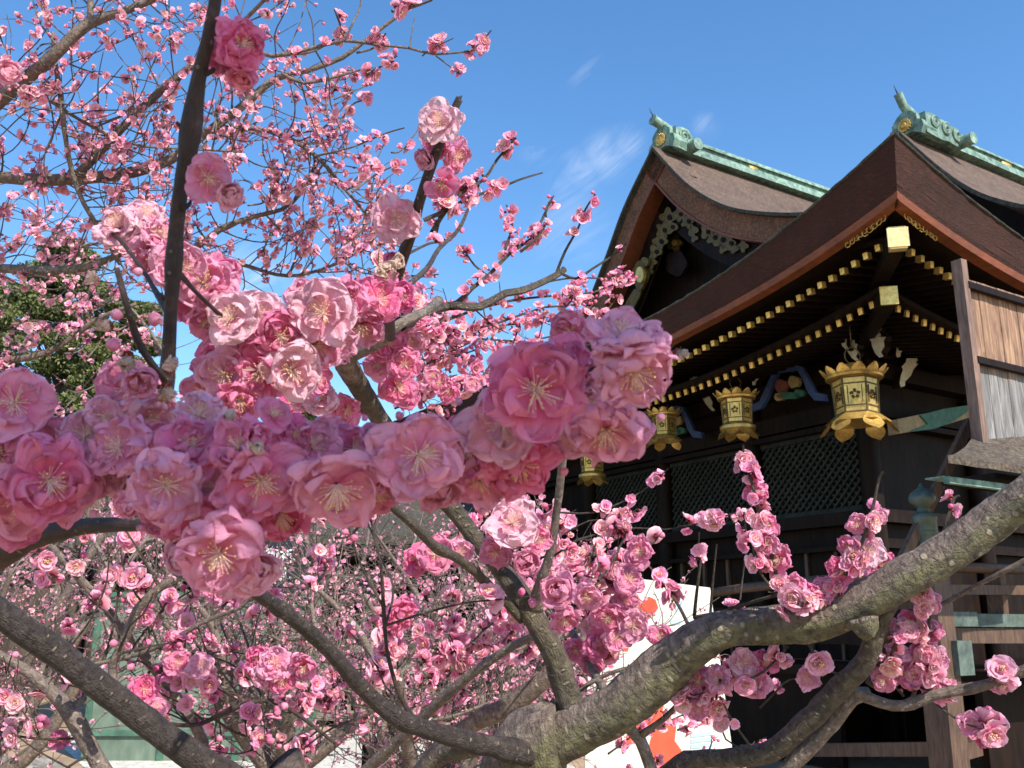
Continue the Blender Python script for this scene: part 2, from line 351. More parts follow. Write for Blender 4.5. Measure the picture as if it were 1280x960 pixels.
# lower hipped roof
U = [0, .1, .3, .6, 1, 1.5, 2, 2.4, 2.9]
def Hs(m, s): return 5.205 + .93 * max(0, 1 - s / 5) ** 2.2 * math.exp(-m * .6) + .40 * m
mb = MB()
mb.grid([[(min(u, 99), max(s, u), Hs(u, max(s, u))) for u in U] for s in S_])
mb.grid([[(max(s, u), u, Hs(u, max(s, u))) for u in U[:5]] for s in S_], flip=True)
mb.obj('lower_roof', M['bark_roof'], hall, smooth=True)

def offs(pr, d):
    out = []; n = len(pr)
    for i in range(n):
        a = Vector(pr[max(i - 1, 0)]); b = Vector(pr[i]); c = Vector(pr[min(i + 1, n - 1)])
        d1 = (b - a) if i else (c - b); d2 = (c - b) if i < n - 1 else (b - a)
        d1.normalize(); d2.normalize(); n1 = Vector((d1.y, -d1.x)); n2 = Vector((d2.y, -d2.x))
        m = n1 + n2; m.normalize(); k = max(.35, m.dot(n1)); out.append(tuple(b + m * (d / k)))
    return out
def ribbon(pr, u0, u1, d0, d1, mat, name, parent):
    a = offs(pr, d0); b = offs(pr, d1); G = []
    for (t0, z0), (t1, z1) in zip(a, b):
        G.append([(u0, t0, z0), (u0, t1, z1), (u1, t1, z1), (u1, t0, z0), (u0, t0, z0)])
    mb = MB(); mb.grid(G); return mb.obj(name, mat, parent, sharp=35)
def resamp(pr, k=5):
    P3 = [Vector((a, b, 0)) for a, b in pr]; ip = max(range(len(pr)), key=lambda i: pr[i][1])
    A, _ = catmull(P3[:ip + 1], [0] * (ip + 1), .12); B, _ = catmull(P3[ip:], [0] * (len(pr) - ip), .12)
    return [(p.x, p.y) for p in A + B[1:]], len(A) - 1
def gable(prof, ug, ulen, tag, parent, full):
    pr, ip = resamp(prof)
    mb = MB(); G = [[(u, t, z) for u in (ug, ug + .6, ug + 2, ug + 5, ug + ulen)] for t, z in pr]; mb.grid(G, flip=True)
    roof = mb.obj('upper_roof', M['bark_roof'], parent, smooth=False, sharp=50)
    ribbon(pr, ug - .01, ug + .5, .004, .05, M['dark_edge'], 'roof_edge', roof)
    if full:
        ribbon(pr, ug + .09, ug + .8, .055, .40, M['bark_tan'], 'verge', roof)
        ribbon(pr, ug + .06, ug + .6, .402, .435, M['orange_board'], 'verge_board', roof)
        ribbon(pr, ug + .38, ug + .48, .45, .86, M['dark_wood'], 'bargeboard', roof)
    w = offs(pr, .44 if full else .06); mb = MB()
    mb.add([(ug + .85, t, z) for t, z in w] + [(ug + .85, w[-1][0], 5.6), (ug + .85, w[0][0], 5.6)], [tuple(range(len(w) + 2))])
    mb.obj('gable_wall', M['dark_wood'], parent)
    return roof, pr, ip
profL = [(2.0, 6.75), (3.11, 7.04), (4.13, 7.47), (4.74, 7.86), (5.38, 8.46), (6.1, 9.38), (6.9, 8.6), (7.45, 7.85), (8.0, 7.15), (8.6, 6.55), (9.3, 6.1)]
profR = [(-.02, 5.98), (.14, 6.04), (.585, 6.36), (1.0, 6.82), (1.52, 7.56), (2.05, 6.8), (2.6, 6.3), (3.3, 5.95)]
roofL, prL, ipL = gable(profL, 2.3, 12, 'L', hall, True)
roofR, prR, ipR = gable(profR, 2.4, 12, 'R', hall, False)

def ridge(tc_, zc, u0, u1, parent, scrolls, sc=1.0, tilt=0):
    rd = MB(); L = u1 - u0; uc = (u0 + u1) / 2
    rd.box((uc, tc_, zc + .02), (L, .42 * sc, .16 * sc), taper=.86)
    rd.box((uc, tc_, zc + .155 * sc), (L - .02, .24 * sc, .115 * sc))
    rd.box((uc, tc_, zc + .26 * sc), (L + .02, .36 * sc, .10 * sc), taper=.7)
    rd.cyl((u0, tc_, zc + .34 * sc), (u1, tc_, zc + .34 * sc), .06 * sc, n=14)
    ro = rd.obj('ridge', M['copper'], parent, sharp=30)
    cr_ = MB()
    for uu in (u0 + 2.0,):
        cr_.lathe([(0, 0), (.07, 0), (.07, .012), (0, .02)], n=14)
        v = cr_.v[-1].copy(); cr_.v[-1] = np.stack([uu + v[:, 0] * 1.8, tc_ - .135 * sc - v[:, 2], zc + .155 * sc + v[:, 1] * .7], 1)
    cr_.obj('crest', M['gold'], ro, smooth=True)
    # end tile with crest, log and spike
    e = MB()
    ol = [(-.33, -.12), (-.40, .02), (-.36, .16), (-.27, .20), (-.26, .32), (-.16, .42), (0, .50), (.16, .42), (.26, .32), (.27, .20), (.36, .16), (.40, .02), (.33, -.12), (.15, -.02), (-.15, -.02)]
    e.prism([(a * sc, b * sc) for a, b in ol], lambda a, b, c: (u0 - .10 + c, tc_ + a, zc + b), .28)
    eo = e.obj('ridge_end', M['copper'], ro, smooth=False)
    g = MB(); g.lathe([(0, 0), (.13 * sc, 0), (.13 * sc, .02), (.10 * sc, .035), (.085 * sc, .02), (.05 * sc, .045), (0, .05)], n=28)
    v = g.v[-1].copy(); g.v[-1] = np.stack([u0 - .105 - v[:, 2], tc_ + v[:, 0], zc + .16 * sc + v[:, 1]], 1)
    for k in range(14):
        a = k * 2 * math.pi / 14; g.box((u0 - .12, tc_ + .115 * sc * math.cos(a), zc + .16 * sc + .115 * sc * math.sin(a)), (.03, .03, .03))
    g.obj('crest', M['gold'], eo, smooth=False)
    g = MB(); d = Vector((-.44 * sc, 0, .12 * sc + tilt)); b0 = Vector((u0 + .1, tc_, zc + .44 * sc))
    if tilt > 0: g.tube([b0, b0 + d * .35, b0 + d * .7 + Vector((0, 0, .0)), b0 + d + Vector((0, 0, .10))], [.115 * sc, .10 * sc, .085 * sc, .09 * sc], 18)
    else: g.cyl(b0, b0 + d, .10 * sc, n=20); g.cyl(b0 + d * .93, b0 + d * 1.01, .112 * sc, n=20)
    g.obj('end_log', M['copper'], eo, sharp=35)
    g = MB(); q = b0 + d; g.tube([q + Vector((.03, 0, .05)), q + Vector((-.03, 0, .13)), q + Vector((-.07, 0, .20))], [.014, .010, .003], 6); g.obj('spike', M['dark_edge'], eo)
    # wave scrolls down the near flank
    for side in (-1, 1):
        s = MB(); T = tc_ + side * .24 * sc
        n = scrolls; Lp = .30 if scrolls == 1 else .23
        ol = [(-.02, .36)]
        for i in range(n):
            c0 = i * Lp
            for j in range(7): a = math.pi * j / 6; ol.append((c0 + Lp / 2 - Lp / 2 * math.cos(a), .30 - i * .045 + .07 * math.sin(a)))
        end = n * Lp
        ol += [(end + .12, .16), (end + .10, -.06), (end - .05, -.14)] + [(end - .12 - k * .15, -.14 + .03 * (k % 2)) for k in range(int((end - .1) / .15))] + [(-.02, -.1)]
        s.prism([(a, b * sc) for a, b in ol], lambda a, b, c: (u0 + a, T + side * c, zc + b), .09)
        so = s.obj('scroll_panel', M['copper'], eo)
        s = MB()
        for i in range(n):
            cx_, cz_ = u0 + .16 + i * Lp, zc + (.18 - .045 * i) * sc
            pts = []
            for k in range(22):
                a = k * .55 + i; rr = (.125 if n == 1 else .09) * (1 - k / 26); pts.append((cx_ + rr * math.cos(a), T + side * .10, cz_ + rr * math.sin(a)))
            s.tube(pts, [.022] * 22, 6)
        s.cyl((u0 + end + .02, T - side * .02, zc - .02 * sc), (u0 + end + .02, T + side * .26, zc - .02 * sc), .125 * sc, n=22)
        s.obj('swirl', M['copper'], so, smooth=False, sharp=40)
    return ro
ridge(6.1, 9.42, 2.6, 14, roofL, 1, .85)
ridge(1.52, 7.58, 2.62, 14, roofR, 3, .64, .08)
# light thin line where two bark layers meet at the right gable
# gilt plates on the left gable's bargeboards and wall
def plate(u, ol, mat, name, d=.03, par=hall):
    mb = MB(); mb.prism(ol, lambda a, b, c: (u - c, a, b), d); return mb.obj(name, mat, par)
def pxol(pts, u): return [(W(x, y, u).y, W(x, y, u).z) for x, y in pts]
def blob(cx, cy, rx, ry, u, n=22, lob=0, amp=0, mat='gold', name='gilt_flower', d=.05):
    pts = [(cx + rx * (1 + amp * math.cos(lob * k * 2 * math.pi / n)) * math.cos(k * 2 * math.pi / n), cy + ry * (1 + amp * math.cos(lob * k * 2 * math.pi / n)) * math.sin(k * 2 * math.pi / n)) for k in range(n)]
    return plate(u, pxol(pts, u), M[mat], name, d)
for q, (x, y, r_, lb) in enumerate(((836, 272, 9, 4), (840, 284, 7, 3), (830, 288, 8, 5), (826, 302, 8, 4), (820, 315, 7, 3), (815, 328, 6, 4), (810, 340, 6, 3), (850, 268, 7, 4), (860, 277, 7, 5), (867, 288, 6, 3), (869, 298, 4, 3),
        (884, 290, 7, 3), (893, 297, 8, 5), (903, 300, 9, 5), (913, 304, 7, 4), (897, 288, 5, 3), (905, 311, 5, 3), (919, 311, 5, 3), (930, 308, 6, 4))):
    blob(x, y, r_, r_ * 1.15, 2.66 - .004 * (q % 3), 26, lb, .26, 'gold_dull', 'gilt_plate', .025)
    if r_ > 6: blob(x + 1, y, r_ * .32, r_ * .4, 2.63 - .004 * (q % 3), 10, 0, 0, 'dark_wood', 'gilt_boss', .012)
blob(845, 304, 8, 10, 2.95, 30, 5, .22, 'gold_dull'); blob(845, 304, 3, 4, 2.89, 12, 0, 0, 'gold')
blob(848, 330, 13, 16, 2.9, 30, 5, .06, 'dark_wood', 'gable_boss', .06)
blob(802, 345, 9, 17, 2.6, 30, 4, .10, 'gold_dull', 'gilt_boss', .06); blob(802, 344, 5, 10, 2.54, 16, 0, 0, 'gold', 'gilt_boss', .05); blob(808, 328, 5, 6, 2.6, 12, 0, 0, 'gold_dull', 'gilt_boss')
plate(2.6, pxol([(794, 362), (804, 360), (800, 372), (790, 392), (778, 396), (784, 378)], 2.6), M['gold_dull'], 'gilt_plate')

# rafters with gilt ends
protos = {}
def rafter(name, L, w, h, capl):
    mb = MB(); mb.box((L / 2 + capl, 0, 0), (L, w, h)); me = mb.mesh(name, [M['dark_wood']], False)
    mb = MB(); mb.box((capl / 2, 0, 0), (capl, w + .008, h + .008)); mc = mb.mesh('rafter_cap', [M['gold']], False)
    return me, mc
fr = rafter('flying_rafter', 1.0, .050, .060, .07); br = rafter('base_rafter', 1.6, .050, .068, .03)
def put_r(pr, name, x, y, z, rz, slope):
    o = link(name, pr[0], hall); o.location = (x, y, z); o.rotation_euler = (0, -slope, rz)
    c = link('rafter_cap', pr[1], o)
k = 0
s = .48
while s < 13:
    if s < 12: put_r(fr, 'flying_rafter', .45, s, ze(s) - th(s) - .115, 0, R(9))
    if s > 1.2 and s < 12: put_r(br, 'base_rafter', 1.1, s, ze(s) - th(s) - .30, 0, R(12))
    s += .152
s = .48
while s < 4.2:
    put_r(fr, 'flying_rafter', s, .45, ze(s) - th(s) - .115, R(90), R(9))
    if s > 1.2: put_r(br, 'base_rafter', s, 1.1, ze(s) - th(s) - .30, R(90), R(12))
    s += .152
mb = MB()
mb.bar((.24, .24, 5.19), (2.4, 2.4, 5.3), .15, .22); mb.bar((.80, .80, 4.85), (2.4, 2.4, 5.0), .15, .2)
hr = mb.obj('hip_rafter', M['dark_wood'], hall)
mb = MB(); mb.box((.235, .235, 5.19), (.02, .20, .20), R(45)); mb.box((.272, .272, 5.19), (.09, .165, .23), R(45)); mb.obj('hip_cap', M['glint_gilt'], hr)
mb = MB(); mb.box((.79, .79, 4.85), (.03, .18, .20), R(45)); mb.obj('hip_cap', M['gold'], hr)
mb = MB()     # gilt filigree beside the hip rafter
for q in range(9):
    for side in (0, 1):
        pts = []; c0 = (.36 + .055 * q); zz = ze(c0) - th(c0) - .03
        for k in range(10):
            a = k * .8 + q; rr = .05 * (1 - k / 13); pts.append((c0 + rr * math.cos(a), .20, zz + rr * math.sin(a)) if side else (.20, c0 + rr * math.cos(a), zz + rr * math.sin(a)))
        mb.tube(pts, [.006] * 10, 5)
mb.obj('filigree', M['gold'], hall)
# boards over the rafter ends and the beams that carry them
for name, fn in (('eave_beam', lambda s: [(1.0, ze(s) - th(s) - .20), (1.0, ze(s) - th(s) - .26), (1.12, ze(s) - th(s) - .26)]),):
    strips(name, fn, M['dark_wood'])
# walls, columns, beams
WU = 2.4
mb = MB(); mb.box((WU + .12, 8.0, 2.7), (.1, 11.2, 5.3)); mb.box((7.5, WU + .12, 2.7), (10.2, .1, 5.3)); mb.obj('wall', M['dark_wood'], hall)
for t in (2.42, 4.35, 6.25, 8.2, 10.2, 12.2): mb = MB(); mb.cyl((WU, t, .2), (WU, t, 4.5), .13, n=20); mb.obj('column', M['dark_wood'], hall, sharp=30)
for u in (4.6, 6.8): mb = MB(); mb.cyl((u, WU, .2), (u, WU, 4.5), .13, n=20); mb.obj('column', M['dark_wood'], hall, sharp=30)
for z, h, d in ((4.62, .2, .30), (4.14, .22, .20), (3.96, .07, .26), (2.78, .16, .24), (2.42, .06, .16), (1.55, .14, .2)):
    mb = MB(); mb.box((WU, 7.6, z), (d, 10.6, h)); mb.box((7.3, WU - .003, z + .002), (10.0, d, h)); mb.obj('wall_beam', M['dark_wood'], hall)
for t0, t1 in ((2.58, 4.2), (4.5, 6.1), (6.4, 8.05)):
    mb = MB(); z0, z1 = 2.90, 3.90; stp = .115
    for sgn in (-1, 1):
        c = t0 - (z1 - z0)
        while c < t1 + (z1 - z0):
            # line t = c + sgn*(z - z0)
            a0, a1 = (c, z0), (c + sgn * (z1 - z0), z1)
            ts = sorted([(z0 + (t0 - c) * sgn), (z0 + (t1 - c) * sgn)]); lo = max(z0, ts[0]); hi = min(z1, ts[1])
            if hi > lo + .03: mb.bar((WU + .04 + .012 * sgn, c + sgn * (lo - z0), lo), (WU + .04 + .012 * sgn, c + sgn * (hi - z0), hi), .028, .018, up=(1, 0, 0))
            c += stp
    for zz in (z0, z1): mb.box((WU + .03, (t0 + t1) / 2, zz), (.06, t1 - t0, .06))
    mb.obj('lattice', M['lattice'], hall)
mb = MB()
for t in np.arange(2.6, 12, .48): mb.box((WU + .05, t, 2.05), (.05, .05, .8)); mb.box((WU + .05, t, .95), (.04, .04, 1.0))
mb.obj('shutter_rails', M['brown_wood'], hall)
# cream-ended bracket arms
def nose(px, py, h, w, lean=0, u=1.95, plane='u'):
    sh = [(-.5, .5), (.35, .5), (.30, .34), (.5, .30), (.36, .12), (.40, -.1), (.2, -.3), (.34, -.46), (.1, -.5), (-.12, -.36), (-.3, -.1), (-.36, .1), (-.55, .22), (-.42, .36)]
    pts = [(px + a * w + lean * b * h, py - b * h) for a, b in sh]
    c = W(px, py, u); sc = 1
    if plane == 'u': ol = pxol(pts, u); mb = MB(); mb.prism(ol, lambda a, b, q: (u - q, a, b), -.12, 1); mb.add([(u - .003, a, b) for a, b in ol], [tuple(range(len(ol)))], 0)
    else:
        ol = [(WT(x, y, u).x, WT(x, y, u).z) for x, y in pts]; mb = MB(); mb.prism(ol, lambda a, b, q: (a, u - q, b), -.12, 1); mb.add([(a, u - .003, b) for a, b in ol], [tuple(range(len(ol)))], 0)
    return mb.obj('bracket_arm', [M['cream'], M['dark_wood']], hall)
nose(1052, 420, 36, 15, -.25); nose(1065, 438, 26, 18, -.2, 2.05)
nose(1095, 408, 24, 20, 0, 1.9); nose(1097, 430, 34, 22, 0, 2.0)
nose(1134, 410, 26, 14, .4, 2.05, 't'); nose(1127, 432, 30, 16, .5, 2.1, 't'); nose(1133, 466, 36, 18, .5, 2.15, 't')
nose(872, 482, 22, 14, -.4); nose(884, 500, 28, 14, -.4, 2.05); nose(946, 470, 24, 12, .5); nose(760, 520, 26, 14, -.4)
# frog-leg struts, painted
def frogleg(cx, cy, w, h, sk=-.24):
    def tr(a, b): return (cx + a * w, cy - b * h + sk * 0 + a * w * sk)
    ol = [(-.52, -.5), (-.36, -.44), (-.27, -.2), (-.2, .15), (-.13, .38), (.13, .38), (.2, .15), (.27, -.2), (.36, -.44), (.52, -.5), (.5, -.32), (.38, -.26), (.30, .05), (.2, .44), (.1, .52), (-.1, .52), (-.2, .44), (-.30, .05), (-.38, -.26), (-.5, -.32)]
    inner = ol[:10]; outer = ol[10:]
    u = 2.12
    f = plate(u, pxol([tr(a, b) for a, b in ol], u), M['blue'], 'frog_leg_strut', .06)
    for (x, y, rx, ry, m) in ((-.09, .05, .09, .17, 'redp'), (.08, .1, .08, .16, 'ochre'), (0, -.22, .16, .10, 'green'), (-.12, -.22, .07, .1, 'ochre'), (.15, -.2, .07, .1, 'green')):
        c = tr(x, y); pts = [(c[0] + w * rx * math.cos(k * .6), c[1] - h * ry * math.sin(k * .6) * (1 + .2 * math.sin(k * 2.1))) for k in range(10)]
        plate(u + .03, pxol(pts, u + .03), M[m], 'carving', .05, f)
    plate(u, pxol([tr(-.14, .54), tr(.14, .54), tr(.10, .74), tr(-.10, .74)], u), M['redp'], 'block', .1, f)
    plate(u, pxol([tr(-.42, .72), tr(.42, .80), tr(.5, .95), tr(.1, .84), tr(-.1, .82), (tr(-.5, .84))], u), M['green'], 'bracket_cloud', .1, f)
frogleg(988, 484, 92, 50, -.15); frogleg(843, 531, 74, 44, -.12)
# painted beam nose and braces on the right-hand side
mb = MB(); ol = [(WT(x, y, 1.9).x, WT(x, y, 1.9).z) for x, y in ((1122, 524), (1170, 514), (1214, 508), (1212, 522), (1172, 534), (1124, 542))]
mb.prism(ol, lambda a, b, c: (a, 1.9 + c, b), .15); mb.obj('painted_beam', M['ochre'], hall)
mb = MB(); ol = [(WT(x, y, 1.88).x, WT(x, y, 1.88).z) for x, y in ((1150, 519), (1180, 511), (1214, 506), (1208, 516), (1190, 528), (1168, 536), (1138, 540), (1160, 530))]
mb.prism(ol, lambda a, b, c: (a, 1.88 + c, b), .03); mb.obj('painted_beam', M['green'], hall)
def Lp(px, py, d): return toloc(P(px, py, d))
mb = MB(); mb.bar(Lp(1212, 528, 9.4), Lp(1128, 700, 8.8), .07, .09); mb.obj('brace', M['brown_wood'], hall)
# veranda: deck, rails, posts
def rail(a, b, w, h, mat='brown_wood', name='veranda_rail', da=8.9, db=9.6, par=hall):
    mb = MB(); mb.bar(Lp(*a, da), Lp(*b, db), w, h); return mb.obj(name, M[mat], par)
mb = MB(); mb.tube([Lp(885, 742, 11), Lp(930, 735, 10.4), Lp(1000, 728, 9.6), Lp(1130, 716, 8.9)], [.05] * 4, 12); mb.obj('handrail', M['brown_wood'], hall, smooth=True)
mb = MB(); mb.cyl(Lp(1150, 708, 8.9), Lp(1290, 712, 9.7), .05, n=12); mb.obj('handrail', M['brown_wood'], hall, smooth=True)
rail((1170, 737), (1300, 738), .08, .09); rail((1160, 775), (1300, 776), .16, .12, 'copper_dark'); rail((1150, 794), (1300, 795), .18, .14)
rail((880, 765), (1160, 768), .08, .09, 'dark_wood', da=11, db=8.9); rail((880, 790), (1160, 800), .14, .14, 'dark_wood', da=11, db=8.9)
for px in (1243, 1320): mb = MB(); mb.bar(Lp(px, 712, 9.4), Lp(px + 6, 775, 9.4), .09, .16, up=(0, 1, 0)); mb.obj('rail_post', M['brown_wood'], hall)
mb = MB(); a = Lp(1200, 774, 9.0); mb.box(a + Vector((-.12, -.05, 0)), (.36, .18, .13)); mb.obj('rail_shoe', M['copper_dark'], hall)
mb = MB(); a = Lp(1193, 822, 8.7); mb.box(a, (.22, .23, .3)); mb.obj('rail_shoe', M['copper_dark'], hall)
pb = toloc(P(1178, 870, 8.6)); pt = pb.copy()
zt = P(1153, 690, 8.6).z
mb = MB(); mb.box((pb.x, pb.y, zt / 2 - .065), (.24, .24, zt - .13)); post = mb.obj('veranda_post', M['brown_wood'], hall)
g = MB(); zb = zt - .13
g.lathe([(.0, 0), (.125, 0), (.125, .04), (.112, .05), (.112, .13), (.12, .14), (.12, .16), (.112, .17), (.11, .30), (.118, .31), (.118, .335), (.11, .34), (.108, .44), (.116, .45), (.116, .47), (.10, .50), (.06, .52), (.055, .56), (.08, .585), (.118, .62), (.122, .66), (.10, .70), (.06, .73), (.03, .75), (.012, .79), (0, .80)], (pb.x, pb.y, zb), 28)
g.obj('finial', M['finial'], post, smooth=False, sharp=45)
rail((930, 938), (1166, 936), .12, .12, 'brown_wood', 'base_beam', 10.2, 8.6); rail((1196, 940), (1300, 912), .12, .14, 'brown_wood', 'base_beam', 8.6, 9.5)
mb = MB(); mb.box((6.4, 1.0, 1.02), (11, 2.2, .10)); mb.box((1.35, 6.8, 1.021), (1.4, 9.6, .101)); mb.obj('veranda_deck', M['dark_wood'], hall)
mb = MB(); mb.box((6.4, .35, .5), (11, .08, .95)); mb.box((1.0, 6.8, .5), (.08, 9.6, .95)); mb.obj('veranda_skirt', M['dark_wood'], hall)

# board screen with its small pent roof
scr = empty('board_screen', toworld((-.2, -.45, 0)), math.atan2(.537, .843), label='weathered plank screen with dark battens standing at the right edge under the eave', cat='screen')
T0 = -.45
def planks():
    m, n, b, o = newmat('weathered_planks'); v = objco(n); sx = N(n, 'ShaderNodeSeparateXYZ'); n.links.new(v, sx.inputs[0])
    st = objco(n, (5, 5, .5)); f = noise(n, 5, 7, .65, st, .8); f2 = noise(n, 3, 4, .6, v)
    warm = ramp(n, f, [(.3, (.06, .032, .022)), (.5, (.22, .12, .07)), (.7, (.42, .26, .15))]); grey = ramp(n, f, [(.3, (.05, .046, .042)), (.55, (.19, .18, .17)), (.7, (.36, .345, .33))])
    ad = N(n, 'ShaderNodeMath', operation='MULTIPLY_ADD'); ad.inputs[1].default_value = .35; n.links.new(f2, ad.inputs[0]); n.links.new(sx.outputs['Z'], ad.inputs[2])
    mr = N(n, 'ShaderNodeMapRange'); mr.inputs['From Min'].default_value = 3.80; mr.inputs['From Max'].default_value = 4.0; n.links.new(ad.outputs[0], mr.inputs['Value'])
    mxx = N(n, 'ShaderNodeMix', data_type='RGBA'); n.links.new(mr.outputs['Result'], mxx.inputs['Factor']); n.links.new(grey, mxx.inputs['A']); n.links.new(warm, mxx.inputs['B'])
    n.links.new(mxx.outputs['Result'], b.inputs['Base Color']); b.inputs['Roughness'].default_value = .8; bump(n, b, f, .5, .01); return m
M['planks'] = planks(); M['old_post'] = simple('old_post', (.10, .05, .035), (.30, .19, .14), 8, .75, 0, (5, 5, .5))
def S(px, py, t=T0): p = WT(px, py, t); return Vector((p.x + .2, 0 + (t - T0), p.z))
top = S(1200, 345).z; bot = S(1222, 553).z
for k in range(14):
    mb = MB(); x = S(1208, 450).x + .10 + k * .152
    mb.box((x, .02 + .004 * (k % 2), (top + bot) / 2), (.150, .025, top - bot)); mb.obj('plank', M['planks'], scr)
mb = MB(); x0 = S(1200, 340).x; mb.box((x0 - .0, 0, (S(1194, 322).z + bot) / 2 - .02), (.085, .10, S(1194, 322).z - bot)); mb.obj('post', M['old_post'], scr)
for (py, px) in ((358, 1206), (452, 1221)):
    z = S(px, py).z; mb = MB(); mb.box((x0 + 1.1, -.035, z), (2.15, .05, .06)); mb.obj('batten', M['dark_wood'], scr)
pent = empty('pent_roof', toworld((-.2, -.45, 0)), math.atan2(.537, .843), label='small mossy bark pent roof with a thin copper edge below the plank screen', cat='roof')
M['moss_bark'] = simple('mossy_roof', (.03, .02, .014), (.19, .165, .115), 26, .9, 0, (1, 1, 1), .9, .03, (.085, .06, .04))
mb = MB(); e0 = S(1183, 572, -.95); zA = bot + .02; G = []
for i in range(16):
    x = e0.x + .02 + i * .17; row = []
    for j in range(7):
        f = j / 6; xl = e0.x + .02; xs = xl + (S(1222, 553).x - xl) * f; x = xs + i * .17
        row.append((x, -.5 + .55 * f, e0.z + .02 + (zA - e0.z) * f ** 1.3 + .16 * f * (x - xs) + .012 * mnoise.noise((x * 9, f * 7, 2))))
    G.append(row)
mb.grid(G, flip=True); G2 = [[(p[0], p[1], p[2] - .06) for p in r] for r in G]; mb.grid(G2)
mb.grid([[G[i][0], G2[i][0]] for i in range(16)]); mb.grid([[G[0][j], G2[0][j]] for j in range(7)], flip=True)
mb.obj('bark_cover', M['moss_bark'], pent)
mb = MB(); c = S(1183, 600, -.80); mb.box((c.x + 1.25, c.y, c.z), (2.5, .05, .05)); mb.box((c.x + 1.25, c.y + .1, c.z + .03), (2.5, .16, .012)); mb.obj('copper_edge', M['copper'], pent)
mb = MB(); mb.box((1.5, .1, c.z + .14), (2.6, .5, .05)); mb.box((2.4, .05, c.z / 2), (.12, .12, c.z)); mb.obj('frame', M['dark_wood'], pent)

# lanterns
def lantern(px, ytop, ybot, label, drop):
    c = W(px, (ytop + ybot) / 2, 1.3); zt_, zb_ = W(px, ytop, 1.3).z, W(px, ybot, 1.3).z; H = zt_ - zb_
    w = toworld(c); root = empty('hanging_lantern', (w.x, w.y, zb_), R(8), label=label, cat='lantern', group='gilt lanterns hanging under the eave')
    h = H; r = .34 * h
    def ring6(rr, z, n=6, ph=0): return [(rr * math.cos(ph + k * math.pi / 3 + math.pi / 6), rr * math.sin(ph + k * math.pi / 3 + math.pi / 6), z) for k in range(n)]
    mb = MB(); a = ring6(r * .78, .26 * h); b = ring6(r * .86, .76 * h); mb.add(a + b, [(i, (i + 1) % 6, (i + 1) % 6 + 6, i + 6) for i in range(6)] + [(5, 4, 3, 2, 1, 0), (6, 7, 8, 9, 10, 11)])
    body = mb.obj('body', M['gold'], root)
    mb = MB()
    for i in range(6):
        a0 = Vector(ring6(r * .80, .27 * h)[i]); a1 = Vector(ring6(r * .80, .27 * h)[(i + 1) % 6]); b0 = Vector(ring6(r * .88, .76 * h)[i])
        mb.bar(a0, b0, .02 * h, .02 * h)
        for f in (.03, .2, .8, .97):
            p = a0.lerp(b0, f); q = a1.lerp(Vector(ring6(r * .88, .76 * h)[(i + 1) % 6]), f); mb.bar(p, q, .016 * h, .016 * h)
        m0 = (a0 + a1) / 2; m1 = (b0 + Vector(ring6(r * .88, .76 * h)[(i + 1) % 6])) / 2; cc = m0.lerp(m1, .5); nn = Vector((cc.x, cc.y, 0)).normalized(); sd = nn.cross(Vector((0, 0, 1)))
        for a_ in range(5): ang = a_ * 2 * math.pi / 5 + .3; q = cc + (sd * math.cos(ang) + Vector((0, 0, 1)) * math.sin(ang)) * .045 * h; mb.box(q, (.035 * h,) * 3, rot=Matrix.Rotation(ang, 3, nn))
        for s1 in (-1, 1): mb.bar(m0.lerp(m1, .26) + sd * s1 * .09 * h, m0.lerp(m1, .74) + sd * s1 * .09 * h, .012 * h, .012 * h)
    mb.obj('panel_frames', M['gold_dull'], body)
    mb = MB(); mb.lathe([(0, .76 * h), (r * 1.08, .76 * h), (r * 1.1, .79 * h), (r * .55, .84 * h), (r * .25, .89 * h), (r * .16, .92 * h), (r * .3, .945 * h), (r * .34, .97 * h), (r * .18, .99 * h), (0, 1.0 * h)], n=24)
    mb.obj('cap', M['gold'], root, smooth=False, sharp=40)
    mb = MB()
    def petal(ang, r0, z0, r1, z1, w_, curl):
        G = []
        for i in range(6):
            f = i / 5; rr = r0 + (r1 - r0) * f; zz = z0 + (z1 - z0) * f ** curl; ww = w_ * math.sin(math.pi * (.18 + .80 * f)) ** .7
            row = []
            for j in range(5):
                g = (j - 2) / 2; x = rr - .12 * w_ * g * g; row.append((x * math.cos(ang) - ww * g * math.sin(ang), x * math.sin(ang) + ww * g * math.cos(ang), zz + .10 * w_ * g * g))
            G.append(row)
        mb.grid(G); mb.grid([[(x * .985, y * .985, z - .008 * h) for x, y, z in q] for q in G], flip=True)
    for k in range(12): petal(k * math.pi / 6 + .2, r * .9, .77 * h, r * 1.32, .90 * h, .095 * h, 1.6)
    mb.obj('lotus_crown', M['gold'], root, smooth=True)
    mb = MB(); 
    if drop:
        mb.lathe([(0, .12 * h), (r * .7, .12 * h), (r * 1.0, .16 * h), (r * 1.0, .22 * h), (r * .8, .27 * h), (0, .27 * h)], n=24)
        for k in range(8): petal(k * math.pi / 4 + .1, r * .75, .20 * h, r * 1.25, .0, .13 * h, .7)
    else:
        a = ring6(r * .85, .27 * h); b = ring6(r * 1.25, .16 * h); mb.add(a + b, [(i, i + 6, (i + 1) % 6 + 6, (i + 1) % 6) for i in range(6)] + [(6, 7, 8, 9, 10, 11)])
        for k in range(6): petal(k * math.pi / 3 + math.pi / 6, r * 1.05, .19 * h, r * 1.5, .0, .14 * h, .8)
    mb.obj('skirt', M['gold'], root, smooth=False, sharp=40)
    mb = MB(); pts = [(.11 * h * math.cos(a), 0, 1.09 * h + .12 * h * math.sin(a)) for a in np.linspace(0, 2 * math.pi, 25)]; mb.tube(pts, [.008 * h] * 25, 6); zc = 5.0
    mb.cyl((0, 0, 1.2 * h), (0, 0, 4.95 - zb_), .006, n=6); mb.obj('hanger', M['gold_dull'], root, smooth=True)
